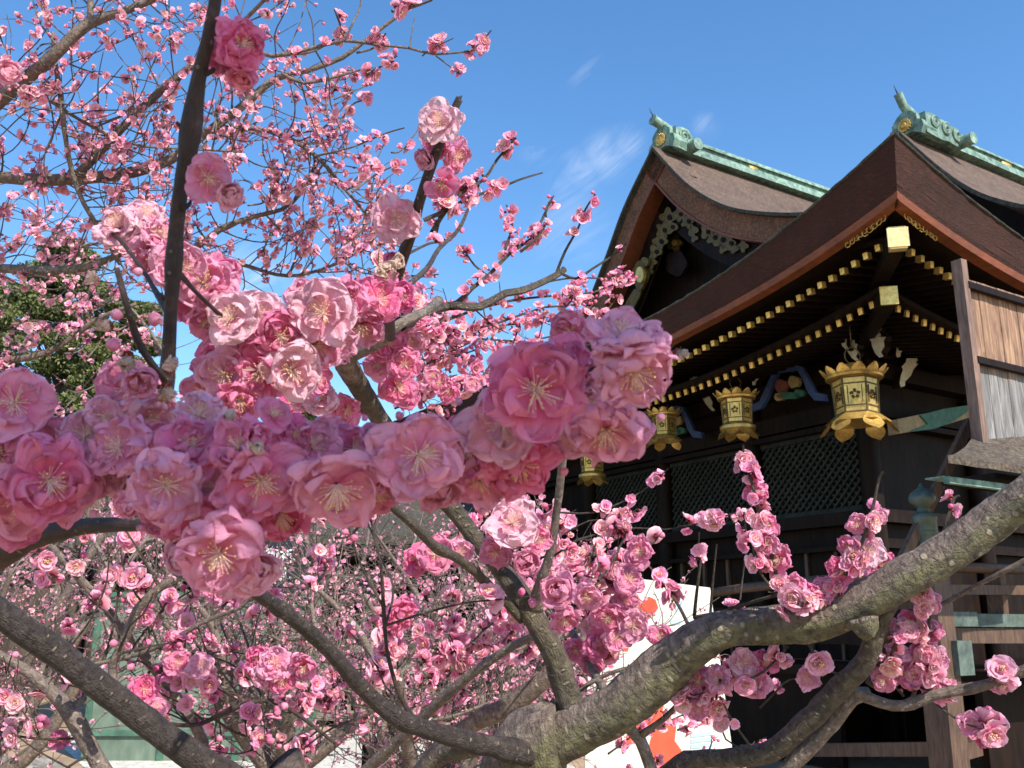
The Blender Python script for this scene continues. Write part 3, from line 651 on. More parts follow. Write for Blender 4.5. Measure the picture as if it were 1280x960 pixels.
lantern(1070, 452, 545, 'largest gilt lantern with leaf shaped feet, hanging in front of the latticed bay', False)
lantern(921, 484, 548, 'gilt lantern with rounded lotus base, hanging above the tip of a blossoming twig', True)
lantern(830, 508, 560, 'small gilt lantern half hidden behind the close pink blossoms', False)
lantern(740, 555, 605, 'farthest gilt lantern, only its feet showing under the close blossoms', True)

# ------------------------------------------------------------------ ground and the far side of the precinct
M['sand'] = simple('sandy_ground', (.30, .20, .12), (.46, .34, .22), 1.5, .95, bs=.4, bd=.02)
M['pale_gravel'] = simple('pale_gravel', (.50, .48, .42), (.72, .70, .63), 60, .95, bs=.6, bd=.02)
M['stone'] = simple('grey_stone', (.10, .09, .08), (.42, .39, .34), 9, .9, bs=.8, bd=.03, mid=(.22, .20, .17))
M['green_board'] = simple('pale_green_board', (.09, .14, .10), (.18, .23, .17), 7, .7, 0, (1, 1, .4))
M['green_trim'] = simple('green_trim', (.04, .10, .065), (.09, .20, .13), 9, .6)
M['grey_wood'] = simple('grey_wood', (.13, .11, .085), (.30, .27, .21), 12, .8, 0, (.4, 3, 3))
mb = MB(); mb.grid([[(x, y, 0) for y in (-30, 0, 10, 30, 100, 1500)] for x in (-1500, -60, -10, 0, 10, 60, 1500)], flip=True)
mb.obj('ground', M['sand'], kind='structure')
mb = MB()
ol = [(-3.6, 9.3), (-2.9, 8.0), (.9, 7.4), (1.1, 9.5), (-.3, 14.4), (-6.6, 14.4)]
mb.add([(x, y, .004) for x, y in ol], [tuple(range(len(ol)))]); mb.obj('gravel_path', M['pale_gravel'], kind='structure')
# edging stones
rg = random.Random(3)
for i, (x, y, s) in enumerate(((-5.9, 9.6, .46), (-5.05, 9.4, .34), (-4.45, 9.3, .30), (-6.9, 9.9, .5), (-3.75, 9.0, .24))):
    mb = MB(); n = 14; G = []
    for a in range(n + 1):
        row = []
        for b in range(2 * n + 1):
            th_ = math.pi * a / n; ph = 2 * math.pi * (b % (2 * n)) / (2 * n); d = Vector((math.sin(th_) * math.cos(ph), math.sin(th_) * math.sin(ph), math.cos(th_)))
            q = 1 + .28 * mnoise.noise(d * 1.6 + Vector((i * 7, 0, 0))) + .08 * mnoise.noise(d * 6)
            row.append((d.x * q * s * 1.35, d.y * q * s * .8, max(0, d.z * q * s * .72 + s * .4)))
        G.append(row)
    mb.grid(G); o = mb.obj('boulder', M['stone'], smooth=True, label=['broad grey boulder at the left edge of the sandy ground', 'middle grey boulder between two others on the sand', 'low grey boulder beside the thick leaning trunk', 'largest grey boulder beyond the left side of the yard', 'smallest grey boulder nearest the pale gravel'][i], cat='boulder', group='grey boulders edging the yard')
    o.location = (x, y, 0)
def pw(px, py, Y): return PY(px, py, Y)
# green boarded hut
Y = 11.5; a = pw(128, 738, Y); b = pw(398, 738, Y)
hut = empty('board_fence', ((a.x + b.x) / 2, Y, 0), label='pale green board fence with darker green top rail behind the thicket', cat='fence')
w = b.x - a.x; zt = a.z
for k in range(3):
    mb = MB(); mb.box(((k - 1) * w / 3, 0, zt * .5 - .05), (w / 3 - .02, .04, zt - .1)); mb.obj('panel', M['green_board'], hut)
mb = MB(); mb.box((0, -.03, zt - .05), (w + .1, .12, .06)); mb.box((0, -.02, zt - .16), (w, .08, .04)); mb.box((0, -.02, .3), (w, .08, .06)); mb.obj('rail', M['green_trim'], hut)
for k in range(4): mb = MB(); mb.box(((k - 1.5) * w / 3, .0, zt / 2), (.07, .09, zt)); mb.obj('post', M['green_trim'], hut)
# low corridor beyond the gravel
Y = 15; cor = empty('corridor', (-.6, Y, 0), R(-4), label='low open timber corridor with a dark roof beyond the pale gravel', cat='building')
def cb(name, c, s, m): mb = MB(); mb.box(c, s); return mb.obj(name, M[m], cor)
cb('wall', (-3.0, 2.2, 1.5), (5.6, .1, 3.0), 'dark_wood'); cb('veranda_edge', (-3.0, 0, .84), (5.6, .35, .14), 'grey_wood'); cb('veranda_edge', (-3.0, .1, 1.12), (5.6, .12, .12), 'grey_wood'); cb('sill', (-3.0, .05, .16), (5.6, .3, .12), 'grey_wood'); cb('red_panel', (-.8, .9, 1.32), (1.5, .06, .22), 'redp')
cb('deck', (-3.0, 1.2, .80), (5.6, 2.2, .06), 'grey_wood')
mb = MB()
for k in range(34): mb.box((-5.7 + k * .16, .06, .5), (.05, .05, .58))
mb.box((-3.0, .05, .55), (5.6, .03, .04)); mb.obj('underfloor_lattice', M['grey_wood'], cor)
for k in range(4): cb('post', (-5.6 + 1.7 * k, .15, 1.5), (.15, .15, 3.0), 'dark_wood')
mb = MB(); mb.grid([[(-6.0, -1.1, 2.75), (-6.0, 1.2, 3.7), (-6.0, 3.5, 2.75)], [(.1, -1.1, 2.75), (.1, 1.2, 3.7), (.1, 3.5, 2.75)]]); mb.grid([[(-6.0, -1.1, 2.6), (-6.0, 3.5, 2.6)], [(.1, -1.1, 2.6), (.1, 3.5, 2.6)]]); mb.box((-2.95, -1.1, 2.68), (6.1, .06, .14)); mb.obj('roof', M['dark_edge'], cor)
# black notice board with brushed white characters
M['black'] = simple('black_board', (.010, .011, .014), (.03, .032, .04), 6, .35)
M['white'] = simple('white_paint', (.75, .75, .72), (.85, .85, .82), 20, .6)
c = P(352, 706, 7.5); nb = empty('notice_board', (c.x, c.y, 0), R(4), label='black hanging notice board with white brushed characters behind the lowest close blossoms', cat='sign')
mb = MB(); mb.box((-.05, 0, c.z), (.48, .03, .56)); mb.obj('panel', M['black'], nb)
mb = MB(); mb.box((-.05, .06, c.z / 2 + .1), (.07, .06, c.z + .5)); mb.obj('post', M['dark_wood'], nb)
def text(s, size, loc, rot, mat, parent, name='lettering'):
    cu = bpy.data.curves.new(name, 'FONT'); cu.body = s; cu.size = size; cu.extrude = .003; cu.align_x = 'CENTER'; cu.align_y = 'CENTER'; cu.offset = .003
    to = bpy.data.objects.new(name, cu); COL.objects.link(to); bpy.context.view_layer.update()
    me = bpy.data.meshes.new_from_object(to.evaluated_get(bpy.context.evaluated_depsgraph_get())); bpy.data.objects.remove(to)
    me.materials.clear(); me.materials.append(mat); o = link(name, me, parent); o.location = loc; o.rotation_euler = rot; return o
text('御祈', .115, (-.015, -.024, c.z + .06), (R(90), 0, 0), M['white'], nb)
text('守札', .115, (-.03, -.024, c.z - .08), (R(90), 0, 0), M['white'], nb)
c = P(459, 735, 7.6); lb = empty('notice_board', (c.x, c.y, 0), R(-30), label='narrow dark notice board beyond the dense blossoms right of the lettered one', cat='sign')
mb = MB(); mb.box((0, 0, c.z), (.16, .03, .30)); mb.obj('panel', M['black'], lb); mb = MB(); mb.box((0, .05, c.z / 2), (.04, .04, c.z)); mb.obj('post', M['dark_wood'], lb)
# big white votive board with red brushwork
M['board_white'] = simple('white_board', (.78, .75, .60), (.88, .85, .72), 4, .5)
M['vermilion'] = simple('vermilion', (.75, .07, .03), (.85, .12, .05), 6, .5)
M['paleblue'] = simple('pale_blue', (.40, .60, .72), (.50, .68, .78), 6, .5)
D = 4.6; tl = P(738, 712, D); tr_ = P(886, 738, D); br_ = P(920, 975, D)
vb = empty('votive_board', (tl.x, tl.y, 0), label='large white votive board with red and pale blue painting behind the mossy bough', cat='board')
ex = (tr_ - tl); Wd = ex.length; ang = math.atan2(-(ex.z), Wd)
def vp(px, py, off=0):     # a point on the board's plane, local
    r = ray(px, py); q = Vector((0, 0, CAMZ)) + r * (tl.y / r.y); return Vector((q.x - tl.x, -off, q.z))
def vplate(pts, mat, name, off, d): mb = MB(); mb.prism([(vp(x, y).x, vp(x, y).z) for x, y in pts], lambda a, b, c: (a, c - off - d, b), d); return mb.obj(name, M[mat], vb)
vplate([(738, 716), (800, 724), (886, 735), (921, 990), (730, 990)], 'board_white', 'panel', 0, .03)
def shp(cx, cy, s, pts): return [(cx + a * s, cy + b * s) for a, b in pts]
heart = [(-.5, .5), (-.56, .0), (-.42, -.45), (-.22, -.5), (-.05, -.22), (.2, -.42), (.45, -.3), (.55, 0), (.35, .3), (.05, .5), (-.2, .62)]
vplate(shp(803, 760, 34, heart), 'vermilion', 'painting', .031, .002)
vplate([(790, 900), (812, 886), (828, 882), (826, 896), (812, 912), (796, 925), (780, 934), (783, 914)], 'vermilion', 'painting', .031, .002)
vplate([(815, 912), (832, 898), (844, 906), (842, 925), (850, 936), (858, 955), (845, 985), (822, 985), (808, 940)], 'vermilion', 'painting', .031, .002)
vplate([(775, 806), (786, 806), (784, 814), (777, 813)], 'vermilion', 'painting', .031, .002)
vplate([(842, 752), (850, 748), (852, 762), (844, 766)], 'paleblue', 'painting', .031, .002); vplate([(836, 775), (850, 772), (850, 780), (838, 782)], 'paleblue', 'painting', .031, .002)
for k in range(4): vplate([(862, 916 + k * 7), (888, 913 + k * 7), (888, 918 + k * 7), (862, 921 + k * 7)], 'paleblue', 'painting', .031, .002)
for k in range(2): mb = MB(); mb.box((.12 + k * .36, .05, .45), (.06, .05, .9)); mb.obj('leg', M['brown_wood'], vb)
pwl = empty('precinct_wall', (-12.5, 21, 0), R(3), label='long dark timber wall with a brown roof far behind the thicket on the left', cat='wall')
M['wall_brown'] = simple('weathered_wall', (.04, .03, .022), (.12, .09, .065), 3, .9, 0, (1, 1, .3))
mb = MB(); mb.box((0, 0, 1.8), (26, .3, 3.6)); mb.obj('wall', M['wall_brown'], pwl)
for k in range(12): mb = MB(); mb.box((-12.4 + k * 2.25, -.18, 1.8), (.18, .12, 3.6)); mb.obj('post', M['dark_wood'], pwl)
mb = MB(); mb.grid([[(x, -1.1, 3.45), (x, 0, 4.5), (x, 1.1, 3.45)] for x in (-13.3, 0, 13.3)]); mb.grid([[(x, -1.1, 3.3), (x, 1.1, 3.3)] for x in (-13.3, 13.3)], flip=True); mb.box((0, -1.1, 3.38), (26.6, .05, .16)); mb.obj('roof', M['bark_roof'], pwl)
# evergreens at the left, a bare tree in the gap
M['leaf'] = vc_mat('leaf', .7)
def leafcloud(mb, clumps, n, size, c0, c1, rg):
    V = []; C = []; 
    for (c, r) in clumps:
        k = n; d = rg.normal(size=(k, 3)); d /= np.linalg.norm(d, axis=1)[:, None]; p = np.array(c) + d * (np.array(r) * (rg.random((k, 1)) ** .35))
        a = rg.normal(size=(k, 3)); a /= np.linalg.norm(a, axis=1)[:, None]; b = np.cross(a, rg.normal(size=(k, 3))); b /= np.linalg.norm(b, axis=1)[:, None]
        s = size * (.6 + .8 * rg.random((k, 1)))
        q = np.stack([p - a * s, p + b * s * .5, p + a * s, p - b * s * .5], 1); V.append(q.reshape(-1, 3))
        t = rg.random((k, 1)) * .7 + .3 * rg.random(); C.append(np.repeat(np.array(c0) + (np.array(c1) - np.array(c0)) * t, 4, 0))
    V = np.concatenate(V); mb.add(V, [tuple(range(4 * i, 4 * i + 4)) for i in range(len(V) // 4)], 0, np.concatenate(C))
def evergreen(px, ytop, ybot, hw, d, label, seed, grp='evergreen trees beyond the precinct'):
    rg = np.random.default_rng(seed); b = P(px, 800, d); H = P(px, ytop, d).z; zlow = max(1.0, P(px, ybot, d).z); rad = hw * d / F
    root = empty('evergreen_tree', (b.x, b.y, 0), label=label, cat='tree', group=grp)
    mb = MB(); mb.tube([(0, 0, 0), (.1, 0, H * .5), (0, .1, H * .95)], [.25, .16, .04], 10)
    clumps = []
    for k in range(60):
        f = rg.random(); z = zlow + (H - zlow) * f; a = rg.random() * 6.28; rr = rad * (1 - .75 * f ** 1.5) * (.35 + .65 * rg.random()); c = (rr * math.cos(a), rr * math.sin(a), z - .2)
        clumps.append((c, (rad * .26, rad * .26, rad * .15)))
        if k % 3 == 0: mb.tube([(0, 0, z * .8), (c[0] * .5, c[1] * .5, z * .92), c], [.07, .05, .02], 6)
    mb.obj('trunk', M['bark_grey'], root, smooth=True)
    mb = MB(); leafcloud(mb, clumps, 1000, .05 * d / 20, (.03, .05, .012), (.17, .19, .05), rg); mb.obj('crown', M['leaf'], root)
evergreen(30, 250, 620, 110, 22, 'tall dark evergreen filling the left edge behind the plum twigs', 1)
evergreen(120, 330, 640, 85, 20, 'shorter yellow green evergreen right of the tall one at the left edge', 2)
evergreen(-90, 300, 700, 120, 19, 'evergreen mostly outside the left edge of the view', 3)
evergreen(250, 440, 700, 80, 26, 'low dark green evergreen seen just right of the dark upright shoot', 4)
evergreen(360, 470, 700, 70, 28, 'small round evergreen behind the dense middle blossoms', 5)
def bare(px, ytop, d, label, seed, spread=.9):
    rg = random.Random(seed); b = P(px, 790, d); H = P(px, ytop, d).z; root = empty('bare_tree', (b.x, b.y, 0), label=label, cat='tree', group='bare trees in the distance')
    mb = MB(); tw = MB(); mb.tube([(0, 0, 0), (.05, 0, H * .5), (0, 0, H * .98)], [.14, .08, .012], 8)
    for k in range(60):
        z = H * (.35 + .62 * k / 60); a = rg.random() * 6.28; L = H * .16 * (1.15 - k / 60); e = Vector((math.cos(a) * L * .6 * spread, math.sin(a) * L * .6, L))
        s = Vector((0, 0, z)); tw.tube([s, s + e * .5 + Vector((0, 0, -.03)), s + e], [.022, .014, .006], 5)
        for q in range(5):
            f = .3 + .7 * rg.random(); s2 = s + e * f; e2 = Vector((rg.uniform(-.5, .5), rg.uniform(-.5, .5), rg.uniform(.2, 1))) * L * .35; tw.tube([s2, s2 + e2], [.009, .005], 4)
    mb.obj('trunk', M['bark_grey'], root, smooth=True); tw.obj('twigs', M['bark_grey'], root, kind='stuff')
bare(650, 372, 40, 'faint slender bare tree in the sky gap left of the gable', 1); bare(615, 400, 44, 'second faint bare tree left of the slender one in the sky gap', 2)
bare(235, 405, 38, 'faint bare tree rising beside the dark upright shoot', 3)

# ------------------------------------------------------------------ plum blossom templates (unit radius, facing +Z)
DEEP = np.array((.70, .045, .18)); MIDC = np.array((.91, .22, .40)); PALE = np.array((.95, .38, .54)); WHT = np.array((.97, .54, .65))
def petal_grid(rg, n, m, L, Wd, a0, a1, cup, ruf, yaw, pal, r0=.05):
    i = np.arange(n) / (n - 1); v = np.sin(i * math.pi / 2) ** 1.15; g = np.linspace(-1, 1, m)
    Vv, Gg = np.meshgrid(v, g, indexing='ij'); Cq = .55
    hw = Wd * np.where(Vv > Cq, np.sqrt(np.clip(1 - ((Vv - Cq) / (1 - Cq)) ** 2.3, 0, 1)), np.clip(Vv / Cq, .03, 1) ** .75 * 1.0) + .01
    ph = rg.uniform(0, 6.28, 6); fq = rg.uniform(.8, 1.25)
    edge = Vv ** 3
    r = r0 + L * Vv * (1 + ruf * .5 * edge * (np.sin(Gg * 5 * fq + ph[0]) + .6 * np.sin(Gg * 11 + ph[3])))
    A = a0 + a1 * Vv + rg.uniform(-.5, .35) * np.clip(Vv - .6, 0, 1) * (.6 + .4 * np.sin(Gg * 2 + ph[4]))
    rr = np.cumsum(np.diff(r, axis=0, prepend=0) * np.cos(A), axis=0); z = np.cumsum(np.diff(r, axis=0, prepend=0) * np.sin(A), axis=0); x = rr
    y = hw * Gg
    w = cup * hw * Gg ** 2 * (1 - .5 * edge) + ruf * (Vv ** 2) * (np.sin(Gg * 3.6 * fq + ph[1]) * .7 + np.sin(Gg * 8.5 + Vv * 4 + ph[2]) * .5 + .25 * np.sin(Gg * 17 + Vv * 9 + ph[5])) * (.35 + .65 * np.abs(Gg) + .3 * edge)
    x = x - w * np.sin(A); z = z + w * np.cos(A)
    tw = rg.uniform(-.35, .35); z = z + y * math.sin(tw) * Vv; y = y * math.cos(tw)
    c, s = math.cos(yaw), math.sin(yaw); X = x * c - y * s; Y = x * s + y * c
    t = np.clip(.12 + Vv * 1.0 + rg.uniform(-.10, .14) + .12 * np.abs(Gg), 0, 1)[..., None]
    col = np.where(t < .5, pal[0] + (pal[1] - pal[0]) * t * 2, pal[1] + (pal[2] - pal[1]) * (t - .5) * 2)
    if n > 6: col = col * rg.uniform(.90, 1.05) * (1 - .10 * np.abs(np.sin(Gg * 2.5 + ph[4] + Vv * 2))[..., None])
    V = np.stack([X, Y, z], -1).reshape(-1, 3)
    F_ = np.array([(a * m + b, a * m + b + 1, (a + 1) * m + b + 1, (a + 1) * m + b) for a in range(n - 1) for b in range(m - 1)])
    col = np.concatenate([np.clip(col, 0, .97), (Gg * .5 + .5)[..., None] if n > 6 else np.full(Gg.shape + (1,), .5)], -1)
    return V, F_, col.reshape(-1, 4)
class NB:
    def __init__(s): s.V = []; s.F = []; s.C = []; s.I = []; s.n = 0
    def add(s, V, F_, C, mi=0):
        C = np.asarray(C, float); C = np.concatenate([C, np.full(C.shape[:-1] + (1,), .5)], -1) if C.shape[-1] == 3 else C; s.V.append(V); s.F.append(F_ + s.n); s.C.append(np.broadcast_to(C, (len(V), 4))); s.I.append(np.full(len(F_), mi)); s.n += len(V)
    def arrays(s): return np.concatenate(s.V), np.concatenate(s.F), np.concatenate(s.C), np.concatenate(s.I)
def npmesh(name, V, F_, C, I, mats):
    me = bpy.data.meshes.new(name); me.vertices.add(len(V)); me.vertices.foreach_set('co', V.astype('f').ravel())
    me.loops.add(F_.size); me.loops.foreach_set('vertex_index', F_.astype('i').ravel()); me.polygons.add(len(F_))
    me.polygons.foreach_set('loop_start', np.arange(len(F_)) * 4); me.polygons.foreach_set('loop_total', np.full(len(F_), 4))
    for m in mats: me.materials.append(m)
    me.polygons.foreach_set('material_index', I.astype('i')); me.polygons.foreach_set('use_smooth', np.ones(len(F_), bool))
    ca = me.color_attributes.new('pc', 'FLOAT_COLOR', 'POINT'); ca.data.foreach_set('color', C.astype('f').ravel())
    me.update(calc_edges=True); return me
BOXF = np.array([(0, 3, 2, 1), (4, 5, 6, 7), (0, 1, 5, 4), (1, 2, 6, 5), (2, 3, 7, 6), (3, 0, 4, 7)])
BOXV = np.array([(-1, -1, -1), (1, -1, -1), (1, 1, -1), (-1, 1, -1), (-1, -1, 1), (1, -1, 1), (1, 1, 1), (-1, 1, 1)]) * .5
def thread(nb, pts, r, c, mi):
    k = len(pts); V = []
    for i, p in enumerate(pts):
        for a in range(4): V.append(p + r * np.array((math.cos(a * 1.57), math.sin(a * 1.57), 0)))
    F_ = [(i * 4 + j, i * 4 + (j + 1) % 4, (i + 1) * 4 + (j + 1) % 4, (i + 1) * 4 + j) for i in range(k - 1) for j in range(4)]
    nb.add(np.array(V), np.array(F_), np.array(c), mi)
def stamens(rg, nb, n, L, mi, thick=.010, anth=.045, spread=1.0):
    for k in range(n):
        a = rg.uniform(0, 6.28); t = rg.uniform(.1, .75) * spread; l = L * rg.uniform(.7, 1.1)
        d = np.array((math.cos(a) * math.sin(t), math.sin(a) * math.sin(t), math.cos(t))); e = d * l; mid = d * l * .55 + np.array((0, 0, .04))
        thread(nb, [d * .05, mid, e], thick, (.95, .74, .66), mi)
        nb.add(BOXV * anth * rg.uniform(.8, 1.3) + e, BOXF, np.array((.80, .52, .20)) * rg.uniform(.6, 1.15), mi)
def calyx(rg, nb, mi, c=(.16, .022, .025)):
    for k in range(5):
        V, F_, _ = petal_grid(rg, 4, 3, .34, .17, -.25, .4, .2, .0, k * 1.2566 + .6, (DEEP, DEEP, DEEP), .03); V = V - np.array((0, 0, .05)); nb.add(V, F_, np.array(c), mi)
    thread(nb, [np.array((0, 0, -.02)), np.array((.02, 0, -.2)), np.array((.0, .03, -.42))], .075, c, mi)
def palette(rg, k=None):
    k = rg.integers(0, 4) if k is None else k
    return [(DEEP, MIDC, PALE), (DEEP, MIDC, PALE * .96), (MIDC * .95, PALE * .97, WHT), (DEEP * 1.05, MIDC * .98, PALE * .9)][k]
def make_hi(seed, kind='open'):
    rg = np.random.default_rng(seed); P_ = NB(); pal = [np.clip(c_ * np.array((1, .90, .98)), 0, .97) for c_ in palette(rg)]
    rings = {'open': [(5, 1, .58, .0, .16, .06, .16), (5, .90, .54, .16, .12, .08, .18), (3, .66, .42, .36, .2, .12, .22)],
             'full': [(5, 1, .56, .0, .18, .05, .18), (5, .92, .50, .14, .16, .07, .22), (4, .76, .42, .30, .2, .10, .28), (3, .56, .34, .50, .25, .15, .3)],
             'single': [(5, 1, .60, .10, .22, .2, .09), (2, .70, .40, .4, .3, .2, .14)],
             'cup': [(5, 1, .58, .50, .45, .3, .11), (5, .92, .52, .75, .4, .3, .14), (5, .75, .42, 1.0, .35, .3, .17)],
             'pale': [(5, 1, .58, .03, .16, .06, .15), (5, .92, .53, .16, .14, .09, .18), (3, .68, .42, .38, .2, .12, .22)],
             'old': [(5, .9, .42, .95, .7, .6, .2), (5, .8, .4, 1.15, .6, .6, .22)]}[kind]
    if kind == 'pale': pal = (MIDC, np.array((.955, .45, .58)), np.array((.97, .62, .70)))  # paleness of the sunlit flowers is put into this petal colour
    if kind == 'old': pal = (np.array((.30, .13, .05)), np.array((.62, .38, .25)), np.array((.80, .58, .47)))
    for q, (n, L, W_, a0, a1, cup, ruf) in enumerate(rings):
        for k in range(n):
            if rg.random() < .05: continue
            V, F_, C = petal_grid(rg, 13, 17, L * rg.uniform(.84, 1.1), W_ * rg.uniform(.82, 1.12), a0 + rg.uniform(-.18, .24), a1 * rg.uniform(.2, 1.5), cup, ruf, k * 2 * math.pi / n + q * .62 + rg.uniform(-.4, .4), pal)
            P_.add(V, F_, C)
    S_b = NB(); stamens(rg, S_b, 60 if kind != 'cup' else 14, .56 if kind != 'cup' else .8, 0, .0055, .027, 1.4)
    C_b = NB(); calyx(rg, C_b, 0)
    J = NB()
    for q, nb in enumerate((P_, S_b, C_b)): V, F_, C, I = nb.arrays(); J.add(V, F_, C, q)
    return (npmesh('blossom', *P_.arrays(), [M['petal']]), npmesh('stamens', *S_b.arrays(), [M['stamen']]), npmesh('calyx', *C_b.arrays(), [M['calyx']]), J.arrays())
def make_arr(seed, lod, kind='open'):
    rg = np.random.default_rng(seed); nb = NB(); pal = (DEEP * 1.05, PALE * .92, WHT) if seed % 3 else (MIDC, PALE, WHT * 1.01)
    if lod == 'mid':
        rings = [(5, 1, .62, .18, .3, .3, .07), (5, .8, .48, .55, .2, .3, .09), (4, .52, .34, .95, .1, .3, .1)] if kind == 'open' else [(5, .95, .55, .8, .4, .5, .06), (4, .7, .45, 1.1, .3, .4, .06)]
        for q, (n, L, W_, a0, a1, cup, ruf) in enumerate(rings):
            for k in range(n):
                V, F_, C = petal_grid(rg, 6, 5, L * rg.uniform(.88, 1.08), W_, a0 + rg.uniform(-.12, .14), a1, cup, ruf, k * 2 * math.pi / n + q * .6 + rg.uniform(-.15, .15), pal); nb.add(V, F_, C)
        stamens(rg, nb, 9, .6, 1, .02, .08); calyx(rg, nb, 2)
    else:
        rings = [(5, 1, .66, .25, .3, .3, .08), (4, .62, .44, .85, .1, .3, .08)] if kind == 'open' else [(4, 1, .6, .95, .3, .4, .05)]
        for q, (n, L, W_, a0, a1, cup, ruf) in enumerate(rings):
            for k in range(n):
                V, F_, C = petal_grid(rg, 4, 3, L * rg.uniform(.85, 1.1), W_, a0 + rg.uniform(-.15, .2), a1, cup, ruf, k * 2 * math.pi / n + q * .7 + rg.uniform(-.2, .2), pal); nb.add(V, F_, C)
        nb.add(BOXV * np.array((.26, .26, .12)) + np.array((0, 0, .12)), BOXF, np.array((.80, .48, .22)), 1)
        nb.add(BOXV * np.array((.28, .28, .34)) - np.array((0, 0, .16)), BOXF, np.array((.13, .02, .025)), 2)
    return nb.arrays()
def bud_arr(seed, lod):
    rg = np.random.default_rng(seed); nb = NB(); n, m = (9, 12) if lod == 'hi' else (5, 6); r = .42
    c0, c1 = (MIDC * .85, PALE) if seed % 2 else (MIDC, WHT)
    V = []; C = []
    for i in range(n):
        t = math.pi * i / (n - 1)
        for j in range(m):
            a = 2 * math.pi * j / m; q = 1 + .10 * math.sin(a * 3 + t * 2) ; V.append((r * q * math.sin(t) * math.cos(a), r * q * math.sin(t) * math.sin(a), .35 - r * 1.1 * math.cos(t))); C.append(c0 + (c1 - c0) * (i / (n - 1)) * (.7 + .3 * math.sin(a * 3)))
    F_ = np.array([(i * m + j, i * m + (j + 1) % m, (i + 1) * m + (j + 1) % m, (i + 1) * m + j) for i in range(n - 1) for j in range(m)])
    nb.add(np.array(V), F_, np.array(C), 0)
    if lod == 'hi':
        for k in range(6):
            V, F_, Cc = petal_grid(rg, 8, 9, .95, .42, .95 + .08 * (k % 3), .9, .9, .06, k * 1.05 + rg.uniform(-.2, .2), (MIDC * .9, PALE * .95, WHT)); nb.add(V * np.array((.85, .85, .95)) - np.array((0, 0, .1)), F_, Cc, 0)
    for k in range(5):
        V, F_, _ = petal_grid(rg, 4, 3, .5, .22, .95, .5, .3, 0, k * 1.2566, (DEEP, DEEP, DEEP), .05); nb.add(V * (1.35 if lod == 'hi' else 1.12) - np.array((0, 0, .12)), F_, np.array((.20, .035, .03)), 2)
    thread(nb, [np.array((0, 0, 0)), np.array((0, 0, -.35))], .09, (.12, .05, .03), 2)
    return nb.arrays()
rgS = random.Random(5)
HI = {k: [make_hi(100 + i + j * 10, k) for i in range(c)] for j, (k, c) in enumerate((('open', 7), ('full', 6), ('single', 3), ('cup', 3), ('old', 2), ('pale', 3)))}
MID = [make_arr(s, 'mid') for s in range(5)] + [make_arr(s, 'mid', 'half') for s in (11, 12)]
LOW = [make_arr(s, 'low') for s in range(6)] + [make_arr(s, 'low', 'half') for s in (21, 22)]
BUD = [bud_arr(s, 'low') for s in range(2)]; BUDH = [bud_arr(s, 'hi') for s in range(3)]
PM = [M['petal'], M['stamen'], M['calyx']]
MIDM = [npmesh('blossom', *a, PM) for a in MID]; LOWM = [npmesh('blossom', *a, PM) for a in LOW]; BUDM = [npmesh('bud', *a, PM) for a in BUD]; BUDHM = [npmesh('bud', *a, PM) for a in BUDH]
def aim(n, roll):
    n = Vector(n).normalized(); a = n.cross(Vector((0, 0, 1)) if abs(n.z) < .9 else Vector((1, 0, 0))).normalized(); b = n.cross(a)
    c, s = math.cos(roll), math.sin(roll); return Matrix((a * c + b * s, b * c - a * s, n)).transposed()
def tube_arr(pts, rad, n=6, nz=0, nscale=30):
    k = len(pts); ref = None; V = []; UV = []; L = 0
    for i, p in enumerate(pts):
        t = pts[min(i + 1, k - 1)] - pts[max(i - 1, 0)]
        if t.length < 1e-9: t = Vector((0, 0, 1))
        t.normalize()
        if ref is None: ref = t.cross(Vector((0, 0, 1)) if abs(t.z) < .9 else Vector((1, 0, 0))).normalized()
        else: ref = (ref - t * ref.dot(t)).normalized()
        b = t.cross(ref)
        if i: L += (p - pts[i - 1]).length
        for j in range(n + 1):
            a = 2 * math.pi * (j % n) / n; d = ref * math.cos(a) + b * math.sin(a); r = rad[i]
            if nz: q = p + d * r; r *= 1 + nz * (mnoise.noise(q * nscale) + .7 * mnoise.noise(q * nscale * 3.1) + .5 * mnoise.noise(q * nscale * 8))
            V.append(p + d * r); UV.append((j / n, L))
    w = n + 1; F_ = [(i * w + j, i * w + j + 1, (i + 1) * w + j + 1, (i + 1) * w + j) for i in range(k - 1) for j in range(n)]
    return np.array([tuple(v) for v in V]), F_, np.array(UV)
def ymin(x):     # the plums leave this part of the sky and the hall open
    for a, b in ((410, -400), (450, 70), (500, 150), (560, 200), (640, 270), (720, 340), (800, 400), (850, 600), (1000, 690), (9999, 735)):
        if x < a: return b
WK = {'bark_dark': .64, 'bark_bough': .68, 'bark_moss': .75, 'bark_grey': .84, 'bark_limb': .80}
